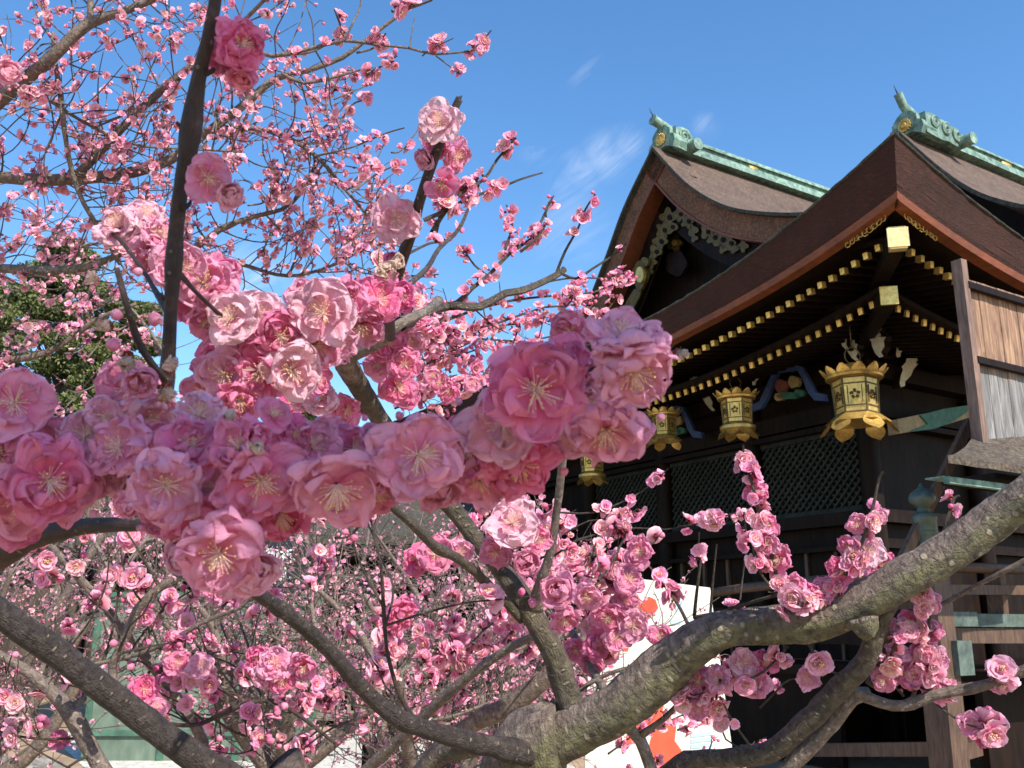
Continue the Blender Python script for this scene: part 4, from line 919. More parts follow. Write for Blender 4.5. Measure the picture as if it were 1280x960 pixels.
class Plum:
    def __init__(s, name, base, label, group='plum trees in pink blossom'):
        s.base = Vector(base); s.root = empty(name, base, label=label, cat='tree', group=group); s.bl = []; s.tw = []; s.nlimb = 0; s.paths = []; s.rg = random.Random(hash(label) % 1000 if False else len(label) * 7 + int(abs(base[0]) * 100))
    def limb(s, pts, mat='bark_limb', name='branch', nz=.10, seg=18, nscale=28, step=.02, px=True, cut=False):
        if px: W3 = [P(x, y, d) for x, y, d, w in pts]; rad = [w * d / F / 2 for x, y, d, w in pts]
        else: W3 = [Vector(p[:3]) for p in pts]; rad = [p[3] for p in pts]
        c, r = catmull(W3, rad, step); kn = random.Random(int(abs(W3[0].x) * 1e4))
        if px:
            r = [q * WK.get(mat, .84) for q in r]
            for _ in range(max(1, len(c) // (11 if mat == 'bark_dark' else 20))):
                i0 = kn.randrange(len(c)); am = kn.uniform(.06, .2) * (1.7 if mat == 'bark_dark' else 1); wd = kn.uniform(1, 2.5) * max(1, r[i0] / step)
                r = [q * (1 + am * math.exp(-((i - i0) / wd) ** 2)) for i, q in enumerate(r)]
        V, F_, UV = tube_arr(c, r, seg, nz, nscale)
        mb = MB(); mb.add(V - np.array(s.base), F_, 0, None, UV)
        cap = [tuple(reversed(range(seg))), tuple((len(c) - 1) * (seg + 1) + j for j in range(seg))]; mb.f += cap; mb.m += [0, 0]
        link(name, mb.mesh(name, [M[mat]], True), s.root); s.nlimb += 1; s.paths.append((c, r)); return c
    def twig3(s, pts, r0, r1, mat=0, n=5):
        c, _ = catmull(pts, [0] * len(pts), max(.01, (pts[-1] - pts[0]).length / 14)); k = len(c)
        s.tw.append((c, [r0 + (r1 - r0) * i / (k - 1) for i in range(k)], n)); return c
    def bloom(s, p, n, r, kind='open', hi=None): s.bl.append((Vector(p), Vector(n), r, kind, hi))
    def along(s, c, f0, f1, dens, size, open_=.6, tipbud=True, spread=1.0):
        # blossoms set in clumps on a twig; dens = blossoms per metre divided by size
        L = sum((c[i + 1] - c[i]).length for i in range(len(c) - 1)); n = max(1, int(dens * L / size)); rg = s.rg
        clump = [rg.random() for _ in range(max(1, n // 3))]
        for k in range(n):
            f = f0 + (f1 - f0) * min(1, max(0, rg.choice(clump) + rg.gauss(0, .035))); q = f * (len(c) - 1); i = min(int(q), len(c) - 2); p = c[i].lerp(c[i + 1], q - i)
            ax = (c[i + 1] - c[i]).normalized(); d = Vector((rg.gauss(0, 1), rg.gauss(0, 1), rg.gauss(0, 1))); d = (d - ax * d.dot(ax)).normalized(); d = (d + ax * rg.uniform(-.1, .5) + Vector((.1, -.35, .0))).normalized()
            op = open_ * (1.15 - .7 * max(0, (f - .6) / .4))
            if rg.random() < op: s.bloom(p + d * size * rg.uniform(.15, .42) * spread, d, size * rg.uniform(.40, .58), 'open')
            else: s.bloom(p + d * size * rg.uniform(.1, .25), d, size * rg.uniform(.30, .46), 'bud')
    def spray(s, pts, d0, d1, w0, w1, size_px, dens=1.4, f0=.25, f1=1, open_=.65, wob=2.0, spurs=0, anchor=None):
        k = len(pts); W3 = [] if anchor is None else [anchor]
        for i, (x, y) in enumerate(pts):
            d = d0 + (d1 - d0) * i / (k - 1); W3.append(P(x + s.rg.gauss(0, wob) * (0 < i < k - 1), y + s.rg.gauss(0, wob) * (0 < i < k - 1), d * (1 + s.rg.gauss(0, .01))))
        dm = (d0 + d1) / 2; c = s.twig3(W3, w0 * d0 / F / 2, max(w1 * d1 / F / 2, .0006)); s.paths.append((c, [w0 * dm / F / 2] * len(c)))
        if dens: s.along(c, f0, f1, dens, size_px * dm / F, open_)
        if spurs: s.sprout(c, spurs, .25 * size_px * dm / F * 12, size_px * dm / F, dens, open_, r=w1 * dm / F / 2)
        return c
    def sprout(s, c, n, L, size, dens=1.5, open_=.65, r=.0015, up=.5, sub=.35, lim=True, f0=.05, depthk=1.0):
        rg = s.rg; made = 0; tries = 0
        while made < n and tries < n * 6:
            tries += 1; f = rg.uniform(f0, 1); q = f * (len(c) - 1); i = min(int(q), len(c) - 2); p = c[i].lerp(c[i + 1], q - i); ax = (c[i + 1] - c[i]).normalized()
            d = Vector((rg.gauss(0, 1), rg.gauss(0, .8) * depthk, rg.gauss(up, .9))).normalized(); d = (d - ax * d.dot(ax) * .8 + ax * .35).normalized(); l = L * rg.uniform(.45, 1.35)
            pts = [p]; dd = d.copy()
            for k in range(4):
                dd = (dd + Vector((rg.gauss(0, .22), rg.gauss(0, .22), rg.gauss(.06, .22)))).normalized(); pts.append(pts[-1] + dd * l / 4)
            x, y, z = proj(pts[-1]); x2, y2, z2 = proj(pts[2])
            if z < .25 or (lim and (y < ymin(x) or y2 < ymin(x2))): continue
            made += 1; cc = s.twig3(pts, r * rg.uniform(.8, 1.3), r * .45, n=4); 
            if dens: s.along(cc, .15, 1, dens * rg.uniform(.3, 1.5), size, open_)
            if rg.random() < sub:
                for _ in range(rg.randint(1, 3)):
                    j = rg.randint(3, len(cc) - 2); d2 = (dd + Vector((rg.gauss(0, .8), rg.gauss(0, .8), rg.gauss(.1, .7)))).normalized(); e = cc[j] + d2 * l * rg.uniform(.2, .5)
                    if lim and proj(e)[1] < ymin(proj(e)[0]): continue
                    c3 = s.twig3([cc[j], cc[j].lerp(e, .5) + Vector((0, 0, .01)), e], r * .6, r * .35, n=4)
                    if dens: s.along(c3, .2, 1, dens, size, open_)
    def finish(s, cap=98):
        def px(b): q = proj(b[0]); return 2 * b[2] * F / q[2] if q[2] > .05 and -80 < q[0] < 1360 and -80 < q[1] < 1040 else -1
        sc_ = sorted(s.bl, key=lambda b: -px(b) - (1000 if b[4] else 0)); vis = [b for b in sc_ if px(b) > 0 or b[4]]; rg = s.rg
        pick = {'o': [], 'b': [], 'w': []}
        for b in vis: pick['w' if b[4] == 'old' else 'b' if b[3] == 'bud' else 'o'].append(b)
        top = pick['o'][:cap] + [b for b in pick['b'][:cap] if px(b) > 9] + pick['w']; ids = {id(b) for b in top}
        for b in top:
            p, n, r, kind, hi = b; w = px(b); Rm = aim(n, rg.uniform(0, 6.28)); mat = Matrix.Translation(p - s.base) @ Rm.to_4x4() @ Matrix.Diagonal((r, r, r * rg.uniform(.85, 1.1), 1))
            if hi or (kind == 'open' and w > 42):
                kk = hi if isinstance(hi, str) else rg.choice(('open', 'full', 'full', 'single', 'cup')); a, st, ca, _ = rg.choice(HI[kk]); o = link('withered_blossom' if kk == 'old' else 'blossom', a, s.root); o.matrix_local = mat; link('stamens', st, o); link('calyx', ca, o)
            elif kind == 'bud': o = link('bud', rg.choice(BUDHM if w > 16 else BUDM), s.root); o.matrix_local = mat
            else: o = link('blossom', rg.choice(MIDM if w > 18 else LOWM), s.root); o.matrix_local = mat
        rest = [b for b in vis if id(b) not in ids] + [b for b in s.bl if px(b) <= 0 and not b[4]]
        if rest:
            nb = NB()
            for p, n, r, kind, hi in rest:
                w = px((p, n, r)); A = rg.choice(BUD if kind == 'bud' else (MID if w > 21 else LOW))
                if hi and w > 34: A = rg.choice(HI[hi])[3]
                Rm = np.array(aim(n, rg.uniform(0, 6.28))) * r; V = A[0] @ Rm.T + np.array(p - s.base)
                t = rg.uniform(.82, 1.12); C = A[2] * np.array((t, t * rg.uniform(.85, 1.2), t, 1)); 
                nb.V.append(V); nb.F.append(A[1] + nb.n); nb.C.append(np.clip(C, 0, .98)); nb.I.append(A[3]); nb.n += len(V)
            link('blossoms', npmesh('blossoms', *nb.arrays(), PM), s.root, kind='stuff')
        tws = sorted(s.tw, key=lambda t: -t[1][0]); nn = max(0, 99 - s.nlimb)
        for c, r, n in tws[:nn]:
            V, F_, UV = tube_arr(c, r, 7 if r[0] > .0015 else 5); mb = MB(); mb.add(V - np.array(s.base), F_, 0, None, UV); link('twig', mb.mesh('twig', [M[s.twm]], True), s.root)
        if tws[nn:]:
            mb = MB()
            for c, r, n in tws[nn:]: V, F_, UV = tube_arr(c, r, n); mb.add(V - np.array(s.base), F_, 0, None, UV)
            link('twigs', mb.mesh('twigs', [M[s.twm]], True), s.root, kind='stuff')
    twm = 'bark_limb'

def ground_pt(p, dx=0, dy=0): return (p.x + dx, p.y + dy, 0)
# ================= the plum with the mossy bough
p0 = P(640, 985, 1.06)
A = Plum('plum_tree', ground_pt(p0, .05, .1), 'plum tree whose thick mossy bough crosses the lower right of the view')
b0 = Vector(A.base)
A.limb([(*b0, .085), (b0.x - .02, b0.y - .02, .5, .07), (*(p0 + Vector((.01, .03, -.12))), .055), (*P(655, 950, 1.05), .043), (*P(700, 925, 1.04), .039)], 'bark_moss', 'trunk', .10, 48, 22, .012, px=False)
A.limb([(672, 938, 1.05, 84), (720, 912, 1.04, 82), (780, 880, 1.02, 78), (840, 828, 1.0, 76), (880, 798, .98, 68), (905, 786, .97, 60), (960, 782, .96, 60), (1030, 772, .94, 62), (1090, 745, .92, 64), (1130, 722, .91, 66), (1190, 688, .90, 64), (1245, 648, .89, 66), (1330, 585, .87, 64), (1460, 480, .9, 56), (1620, 300, .95, 40), (1720, 150, 1.0, 20), (1790, 20, 1.06, 5)], 'bark_moss', 'bough', .085, 64, 30, .007)
A.limb([(722, 905, 1.04, 46), (706, 860, 1.05, 40), (690, 812, 1.05, 38), (664, 768, 1.06, 34), (640, 730, 1.07, 31), (600, 680, 1.08, 27), (560, 628, 1.08, 25), (520, 578, 1.06, 23), (478, 528, 1.02, 28), (446, 478, .95, 34), (425, 440, .9, 34)], 'bark_limb', 'branch', .10, 32, 40, .01)
A.limb([(668, 764, 1.06, 26), (676, 728, 1.04, 17), (688, 690, 1.03, 13), (697, 630, 1.02, 12), (705, 560, 1.0, 11), (712, 500, 1.0, 8)], 'bark_grey', 'branch', .10, 20, 60, .012)
A.limb([(690, 950, 1.04, 44), (640, 938, 1.0, 44), (600, 930, .97, 36), (540, 914, .93, 33), (495, 896, .9, 34), (455, 862, .87, 29), (410, 812, .82, 27), (370, 776, .77, 26), (318, 738, .70, 25), (270, 700, .62, 22), (215, 660, .55, 18)], 'bark_bough', 'branch', .11, 32, 45, .008)
A.limb([(600, 930, .97, 34), (548, 946, 1.0, 30), (520, 985, 1.0, 30)], 'bark_limb', 'branch', .1, 24, 45, .01)
A.limb([(762, 778, 1.5, 20), (735, 800, 1.5, 24), (695, 838, 1.5, 26), (640, 880, 1.52, 26), (590, 905, 1.54, 26), (540, 950, 1.56, 32), (500, 1010, 1.6, 36)], 'bark_grey', 'branch', .1, 20, 30, .02)
A.limb([(676, 792, 1.2, 10), (640, 808, 1.22, 13), (580, 850, 1.25, 14), (520, 905, 1.3, 16), (450, 970, 1.35, 18)], 'bark_grey', 'branch', .08, 16, 40, .02)
A.limb([(485, 630, .80, 11), (515, 655, .85, 15), (545, 684, .92, 16), (575, 700, .98, 15), (615, 735, 1.03, 14), (652, 775, 1.06, 14)], 'bark_limb', 'branch', .1, 18, 60, .01)
A.limb([(440, 468, .93, 30), (432, 448, .9, 26), (470, 430, .88, 20), (500, 405, .87, 16), (530, 390, .9, 13), (548, 376, .95, 15)], 'bark_grey', 'branch', .12, 20, 50, .01)
A.limb([(488, 420, .75, 22), (486, 385, .66, 24), (497, 340, .6, 25), (512, 295, .58, 22), (525, 250, .56, 20), (540, 205, .55, 20), (556, 165, .54, 17), (572, 128, .54, 15), (575, 124, .54, 17)], 'bark_dark', 'branch', .08, 24, 80, .006)
A.limb([(1078, 775, .91, 44), (1082, 788, .905, 34), (1083, 795, .90, 22)], 'bark_moss', 'knot', .25, 24, 60, .004)
# lower right forks
A.limb([(1108, 752, .93, 40), (1095, 790, .93, 30), (1082, 825, .94, 32), (1050, 860, .96, 36), (1005, 905, .98, 34), (965, 938, 1.0, 34), (915, 948, 1.02, 30), (868, 950, 1.04, 26), (825, 975, 1.06, 30)], 'bark_limb', 'branch', .12, 28, 50, .008)
A.limb([(1085, 868, .97, 22), (1066, 872, .97, 24), (1040, 905, .98, 22), (1005, 940, .99, 20), (975, 970, 1.0, 22)], 'bark_grey', 'branch', .12, 20, 50, .008)
A.limb([(1060, 862, .97, 20), (1100, 878, .96, 15), (1130, 882, .95, 15), (1170, 868, .94, 16), (1215, 860, .93, 17), (1250, 850, .92, 16), (1310, 826, .9, 17)], 'bark_grey', 'branch', .12, 20, 60, .008)
A.limb([(1108, 800, .94, 18), (1100, 772, .93, 22), (1093, 755, .93, 20)], 'bark_limb', 'branch', .1, 16, 60, .008)
A.limb([(1086, 765, .94, 24), (1090, 800, .95, 16), (1100, 830, .96, 17), (1088, 858, .96, 18)], 'bark_limb', 'branch', .1, 18, 60, .008)
A.limb([(1160, 765, .94, 7), (1195, 746, .93, 7), (1240, 722, .9, 7), (1300, 690, .88, 7)], 'bark_grey', 'branch', .06, 10, 80, .01)
A.limb([(780, 905, 1.03, 15), (800, 925, 1.03, 17), (815, 965, 1.03, 18)], 'bark_grey', 'branch', .1, 14, 60, .01)
A.limb([(800, 920, 1.03, 11), (830, 898, 1.02, 9), (856, 872, 1.0, 8)], 'bark_grey', 'branch', .1, 12, 60, .01)
A.limb([(760, 870, 1.08, 15), (742, 840, 1.12, 13), (728, 815, 1.2, 13), (715, 790, 1.25, 10)], 'bark_grey', 'branch', .1, 14, 60, .01)
A.limb([(725, 862, 1.1, 7), (760, 842, 1.1, 6), (800, 832, 1.1, 5), (850, 822, 1.1, 4)], 'bark_grey', 'branch', .1, 8, 60, .02)
A.limb([(755, 755, 1.2, 12), (735, 752, 1.2, 14), (710, 760, 1.2, 12)], 'bark_dark', 'branch', .1, 14, 60, .01)
# twig sprays over the sky (traced)
sp = A.spray; AN = P(500, 405, .87)
sp([(548, 386), (575, 384), (601, 382), (630, 368), (651, 361), (675, 352), (698, 341), (706, 336)], 1.3, 1.5, 13, 8, 18, .15, anchor=AN)
sp([(700, 341), (720, 345), (738, 338), (770, 316), (782, 305)], 1.5, 1.5, 4, 2, 12, .7, open_=.4)
sp([(535, 385), (573, 378), (592, 362), (615, 342), (640, 322), (662, 300), (676, 285), (690, 248)], 1.35, 1.5, 9, 3, 16, 1.9, .3, anchor=AN)
sp([(628, 325), (634, 300), (637, 280), (633, 256)], 1.45, 1.5, 4, 2, 17, 3.2, .3); sp([(650, 315), (668, 296), (680, 275), (684, 262), (692, 245)], 1.45, 1.5, 4, 2, 16, 2.6, .3)
sp([(696, 340), (706, 312), (720, 285), (733, 262), (744, 243)], 1.5, 1.5, 4, 2, 17, 3.0, .4)
sp([(610, 345), (592, 330), (586, 318), (580, 312)], 1.4, 1.4, 3, 2, 15, 3.0, .7)
sp([(500, 365), (535, 335), (552, 312), (572, 285), (585, 262)], .9, 1.3, 8, 4, 18, .2)
sp([(540, 290), (556, 262), (578, 240), (600, 222), (622, 200), (645, 172)], 1.3, 1.4, 6, 3, 19, 3.2, .1); sp([(530, 275), (560, 262), (590, 248), (620, 238), (650, 226), (678, 216)], 1.3, 1.4, 6, 2, 18, 2.2, .05, .85)
sp([(545, 290), (560, 262), (566, 245)], 1.3, 1.3, 5, 3, 22, 3.0); sp([(505, 320), (535, 308), (556, 300), (560, 292)], 1.2, 1.3, 4, 2, 17, 1.4, .5); sp([(515, 345), (530, 345), (548, 343)], 1.2, 1.2, 3, 1.5, 14, 2.0, .5)
sp([(505, 410), (550, 402), (590, 392), (640, 378), (690, 372), (740, 365), (790, 345)], 1.4, 1.7, 6, 2, 15, 1.6, .3, spurs=12, anchor=AN)
sp([(520, 415), (570, 415), (620, 408), (680, 385), (735, 375), (775, 350)], 1.5, 1.8, 5, 2, 14, 2.4, .3, spurs=16, anchor=AN)
sp([(500, 440), (560, 425), (620, 412), (680, 402), (740, 392)], 1.6, 1.8, 5, 2, 14, 2.2, .2, spurs=18, anchor=AN)
sp([(480, 460), (540, 445), (600, 425), (660, 430), (720, 410)], 1.7, 1.9, 5, 2, 13, 2.0, .2, spurs=18, anchor=AN)
sp([(650, 360), (690, 350), (720, 350), (760, 348), (785, 338)], 1.5, 1.6, 3, 1.5, 13, 2.2, .2); sp([(690, 400), (712, 378), (722, 360), (735, 352)], 1.5, 1.6, 3, 1.5, 20, 3.0, .2)
for q in range(5): sp([(620 + q * 30, 470 - q * 10), (640 + q * 28, 440 - q * 10), (650 + q * 30, 405 - q * 8)], 1.6, 1.7, 3, 1.5, 14, 2.4, .1)
# right-hand sprays in front of the hall
sp([(990, 765), (975, 735), (964, 695), (952, 648), (942, 605), (933, 575), (929, 556)], .93, .93, 6, 2.5, 21, 5.5, .02, .9, .8, 1.5)
sp([(985, 745), (960, 730), (945, 700), (940, 660)], .93, .93, 4, 2, 22, 3.4, .1, 1, .8)
sp([(1000, 755), (1030, 740), (1050, 725), (1070, 700), (1083, 665), (1092, 625), (1100, 598), (1106, 590)], .92, .92, 7, 3, 22, 5.5, .02, .72, .8, 1.5)
sp([(1180, 665), (1188, 640), (1194, 622), (1200, 620)], .9, .9, 5, 3, 20, 2.2, .1, 1, .5); sp([(1010, 745), (990, 742), (960, 740)], .92, .92, 4, 2, 34, 3, .0, 1)
sp([(700, 690), (720, 672), (780, 662), (830, 660), (850, 658)], 1.2, 1.2, 3, 2, 14, 0); sp([(848, 658), (880, 652), (905, 645), (925, 640)], 1.2, 1.1, 2.5, 2, 20, 3.0, .1); sp([(874, 665), (876, 690), (878, 700)], 1.15, 1.15, 2.5, 2, 18, 3.0)
sp([(930, 640), (935, 680), (930, 715), (925, 750)], 1.1, 1.1, 3, 2, 20, 1.8, 0, .6)
sp([(690, 640), (740, 640), (785, 622), (812, 605), (836, 585)], 1.3, 1.3, 3, 1.2, 16, 2.0, .25, .85); sp([(705, 668), (735, 655), (765, 648), (785, 640)], 1.3, 1.3, 2.5, 1.5, 16, 2.6, .3)
sp([(868, 770), (872, 745), (876, 700)], 1.0, 1.0, 5, 3, 14, 0); sp([(888, 768), (892, 735), (896, 680)], 1.0, 1.0, 4, 2, 14, 0); sp([(860, 780), (845, 755), (825, 725), (800, 690), (780, 650)], 1.1, 1.2, 5, 2, 20, 1.6, .05)
sp([(868, 772), (905, 762), (945, 752), (985, 740)], 1.0, .95, 6, 4, 20, .5); sp([(800, 690), (818, 675), (825, 665)], 1.1, 1.1, 3, 2, 26, 2)
# below the bough
sp([(960, 815), (930, 830), (895, 845), (862, 868), (850, 880)], .98, 1.0, 6, 3, 25, 5.5, 0, 1, .85); sp([(900, 850), (895, 880), (905, 920), (930, 935)], 1.0, 1.0, 4, 2, 26, 2.8, 0, 1, .6)
sp([(985, 808), (950, 840), (920, 855)], .96, .98, 4, 3, 26, 3.4, .1); sp([(1010, 805), (1030, 830), (1070, 850)], .96, .96, 4, 3, 32, 1.8, .1)
sp([(1150, 735), (1165, 770), (1160, 810), (1165, 850)], .92, .94, 6, 3, 24, 6, 0, 1, .85); sp([(1150, 780), (1120, 810), (1110, 845), (1130, 870)], .94, .95, 5, 3, 24, 5.6, 0, 1, .85)
sp([(1140, 875), (1148, 840), (1160, 812)], .95, .94, 6, 3, 26, 3.4, .2); sp([(1185, 865), (1160, 862), (1130, 855)], .94, .95, 4, 3, 26, 3.6, 0)
sp([(1242, 850), (1250, 845), (1262, 838)], .92, .9, 4, 3, 36, 2.8); sp([(1170, 880), (1195, 900), (1225, 912), (1262, 905)], .93, .92, 3, 2, 34, 2.2, .45, .85)
sp([(950, 885), (968, 862), (985, 850), (1030, 845)], 1.0, 1.0, 3, 1.5, 16, .6, .3); sp([(940, 935), (915, 900), (900, 870)], 1.0, 1.0, 4, 2, 16, .5)
for _ in range(9):
    x0 = rgS.uniform(680, 775); y0 = rgS.uniform(700, 900); sp([(x0 - 20, y0 + 20), (x0, y0), (x0 + rgS.uniform(5, 30), y0 - rgS.uniform(15, 45))], 1.15, 1.2, 4, 2, rgS.uniform(20, 28), 3.2, 0, spurs=1)
for _ in range(26):
    x0 = rgS.uniform(380, 740); y0 = rgS.uniform(650, 880); sp([(x0 - 25, y0 + rgS.uniform(0, 30)), (x0, y0), (x0 + rgS.uniform(5, 40), y0 - rgS.uniform(-5, 40))], 1.4, 1.6, 3, 2, rgS.uniform(15, 23), 2.6, 0, spurs=2)
# blossoms on the spurs near the green limb (listed one by one: x, y, size, distance, facing)
def near(T, lst, dflt='open'):
    for e in lst:
        x, y, s_, d = e[:4]; fx, fy = (e[4], e[5]) if len(e) > 5 else (T.rg.uniform(-.35, .35), T.rg.uniform(-.35, .35)); kind = e[6] if len(e) > 6 else T.rg.choice((dflt, 'open', 'full'))
        v = ray(x, y).normalized(); up = Vector((0, -math.sin(PITCH), math.cos(PITCH))); fx += T.rg.uniform(-.28, .28); fy += T.rg.uniform(-.25, .25); n = -v + Vector((1, 0, 0)) * fx + up * fy
        p = P(x, y, d); r = s_ * d / F / 2 * (.86 if T.root['label'].startswith('nearest') and s_ > 60 else .92) * T.rg.uniform(.92, 1.06)
        if kind == 'bud': T.bl.append((p, n, r, 'bud', None))
        else: T.bl.append((p, n, r, 'open', kind))
for _ in range(7):
    x0 = rgS.uniform(780, 930); y0 = rgS.uniform(890, 970); sp([(x0 - 25, y0 + 15), (x0, y0), (x0 + rgS.uniform(5, 40), y0 - rgS.uniform(0, 35))], 1.1, 1.2, 3, 1.5, rgS.uniform(12, 18), 2.4, 0, spurs=1)
for _ in range(14):
    x0 = rgS.uniform(500, 660); y0 = rgS.uniform(430, 520); sp([(x0 - 25, y0 + 12), (x0, y0), (x0 + rgS.uniform(5, 45), y0 - rgS.uniform(0, 25))], 1.5, 1.6, 3, 1.5, rgS.uniform(14, 20), 2.6, 0, spurs=2)
near(A, [(485, 430, 52, .9, .2, .1), (506, 455, 44, .9), (474, 456, 42, .92), (496, 484, 48, .95), (512, 500, 36, 1.0), (432, 512, 44, .95), (402, 500, 48, .92, 0, .1, 'pale'), (376, 497, 44, .92), (455, 505, 34, 1.0), (415, 530, 40, 1.0), (395, 475, 42, .9), (365, 505, 40, .95), (520, 435, 30, 1.0), (515, 425, 34, .95), (550, 480, 30, 1.3), (562, 490, 30, 1.3), (540, 470, 26, 1.3), (590, 480, 26, 1.3),
          (550, 153, 64, .535, -.1, .35, 'pale'), (545, 175, 44, .55, -.7, -.6, 'full'), (535, 195, 44, .55, -.8, -.4, 'cup'), (568, 195, 44, .56, .8, -.1, 'open'), (552, 228, 52, .54, .1, -.9, 'single'), (494, 273, 62, .56, -.1, .25, 'pale'), (490, 330, 34, .58, 0, .5, 'cup'), (485, 345, 30, .58), 
          (640, 655, 66, 1.0, .1, .3, 'pale'), (655, 700, 50, 1.0, .3, -.2, 'cup'), (620, 690, 45, 1.02, -.3, -.4), (672, 675, 40, 1.02, .6, .1), (700, 740, 62, 1.0, -.2, .3, 'cup'), (705, 772, 46, 1.0, .2, -.5), (735, 745, 40, 1.05),
         (545, 695, 54, 1.0, -.2, .2), (575, 690, 40, 1.02), (520, 700, 44, 1.02), (500, 768, 52, 1.1, .3, -.3), (785, 725, 44, 1.1, .2, .2), (800, 690, 40, 1.1), (792, 782, 48, 1.1, -.1, .1, 'open'), (760, 770, 44, 1.1), (770, 800, 40, 1.1), (745, 805, 40, 1.12), (825, 795, 36, 1.1), (740, 830, 34, 1.15), (720, 812, 34, 1.15), (780, 750, 34, 1.12),
         (1083, 690, 44, .92, .2, .1, 'pale'), (1062, 682, 36, .92, -.2, -.3), (1072, 655, 32, .92), (1100, 645, 26, .92), (945, 617, 36, .93, 0, .1, 'open'), (958, 655, 36, .93), (975, 700, 40, .93), (960, 680, 34, .93), (990, 735, 42, .93), (1010, 745, 40, .93), (1050, 712, 36, .92), (1105, 712, 44, .94), (1030, 738, 36, .93),
         (930, 828, 44, .98, 0, .1, 'pale'), (900, 850, 44, .98, -.3, -.1), (873, 852, 48, 1.0, -.2, 0), (872, 885, 34, 1.0), (945, 855, 40, .98), (955, 830, 40, .98), (1010, 848, 34, .97), (1108, 782, 30, .94), (1135, 778, 36, .94), (1162, 790, 34, .94), (1165, 755, 30, .93), (1120, 815, 34, .95), (1150, 815, 38, .95, 0, -.2), (1172, 825, 32, .95), (1105, 850, 38, .95), (1135, 845, 38, .95), (1165, 860, 34, .95), (1250, 838, 32, .92, .2, .8, 'full'), (1252, 855, 32, .92, 0, -.6), (1215, 906, 36, .92), (1235, 900, 34, .92), (1228, 918, 32, .92)])
A.finish()

# ================= the close spray
p0 = P(-120, 740, .50)
Bt = Plum('plum_tree', (p0.x - .55, p0.y - .1, 0), 'nearest plum tree, its shaded large double blossoms crossing the middle in close-up')
b0 = Vector(Bt.base)
Bt.limb([(*b0, .06), (b0.x + .05, b0.y, .7, .045), (b0.x + .25, b0.y + .02, 1.2, .03), (*P(-120, 750, .50), .014), (*P(-40, 712, .46), .011)], 'bark_grey', 'trunk', .1, 24, 30, .03, px=False)
Bt.limb([(-60, 720, .47, 60), (0, 690, .44, 52), (40, 672, .43, 42), (90, 660, .42, 34), (140, 656, .41, 28), (185, 655, .40, 24), (230, 640, .39, 18), (300, 612, .36, 12), (380, 585, .34, 10), (470, 562, .33, 9), (560, 540, .33, 9), (640, 515, .33, 8), (720, 470, .33, 7), (790, 445, .33, 6), (842, 432, .33, 5)], 'bark_dark', 'branch', .10, 24, 110, .005)
Bt.limb([(200, 655, .40, 26), (200, 600, .385, 28), (203, 545, .375, 27), (209, 470, .37, 27), (213, 400, .365, 26), (217, 330, .36, 27), (224, 250, .355, 29), (236, 180, .35, 30), (248, 100, .345, 27), (262, 40, .34, 25), (274, -30, .335, 23), (290, -120, .33, 18)], 'bark_dark', 'branch', .07, 28, 120, .004)
Bt.limb([(212, 480, .37, 14), (190, 455, .355, 13), (172, 425, .35, 13), (160, 385, .345, 13), (150, 350, .345, 12), (146, 335, .345, 11)], 'bark_dark', 'branch', .12, 18, 160, .004)
Bt.limb([(205, 590, .38, 16), (240, 560, .38, 13), (270, 545, .37, 12), (310, 545, .36, 12), (350, 550, .355, 12)], 'bark_dark', 'branch', .12, 14, 160, .004)
Bt.limb([(215, 400, .38, 12), (180, 340, .42, 9), (150, 300, .44, 8), (135, 288, .45, 5)], 'bark_dark', 'branch', .1, 12, 120, .006)
Bt.limb([(215, 330, .38, 9), (250, 370, .43, 9), (300, 410, .46, 8), (360, 420, .48, 8), (410, 410, .5, 8), (460, 385, .52, 8), (490, 360, .54, 6)], 'bark_dark', 'branch', .1, 12, 120, .006)
Bt.twm = 'bark_dark'
for q in ([(250, 95, .345, 14), (263, 90, .343, 9), (268, 86, .342, 6)], [(236, 165, .35, 12), (225, 158, .348, 8), (221, 152, .347, 5)], [(214, 380, .366, 12), (204, 372, .362, 8), (201, 366, .361, 5)], [(226, 262, .355, 12), (236, 256, .352, 8), (239, 250, .351, 4)]): Bt.limb(q, 'bark_dark', 'spur', .2, 10, 150, .003)
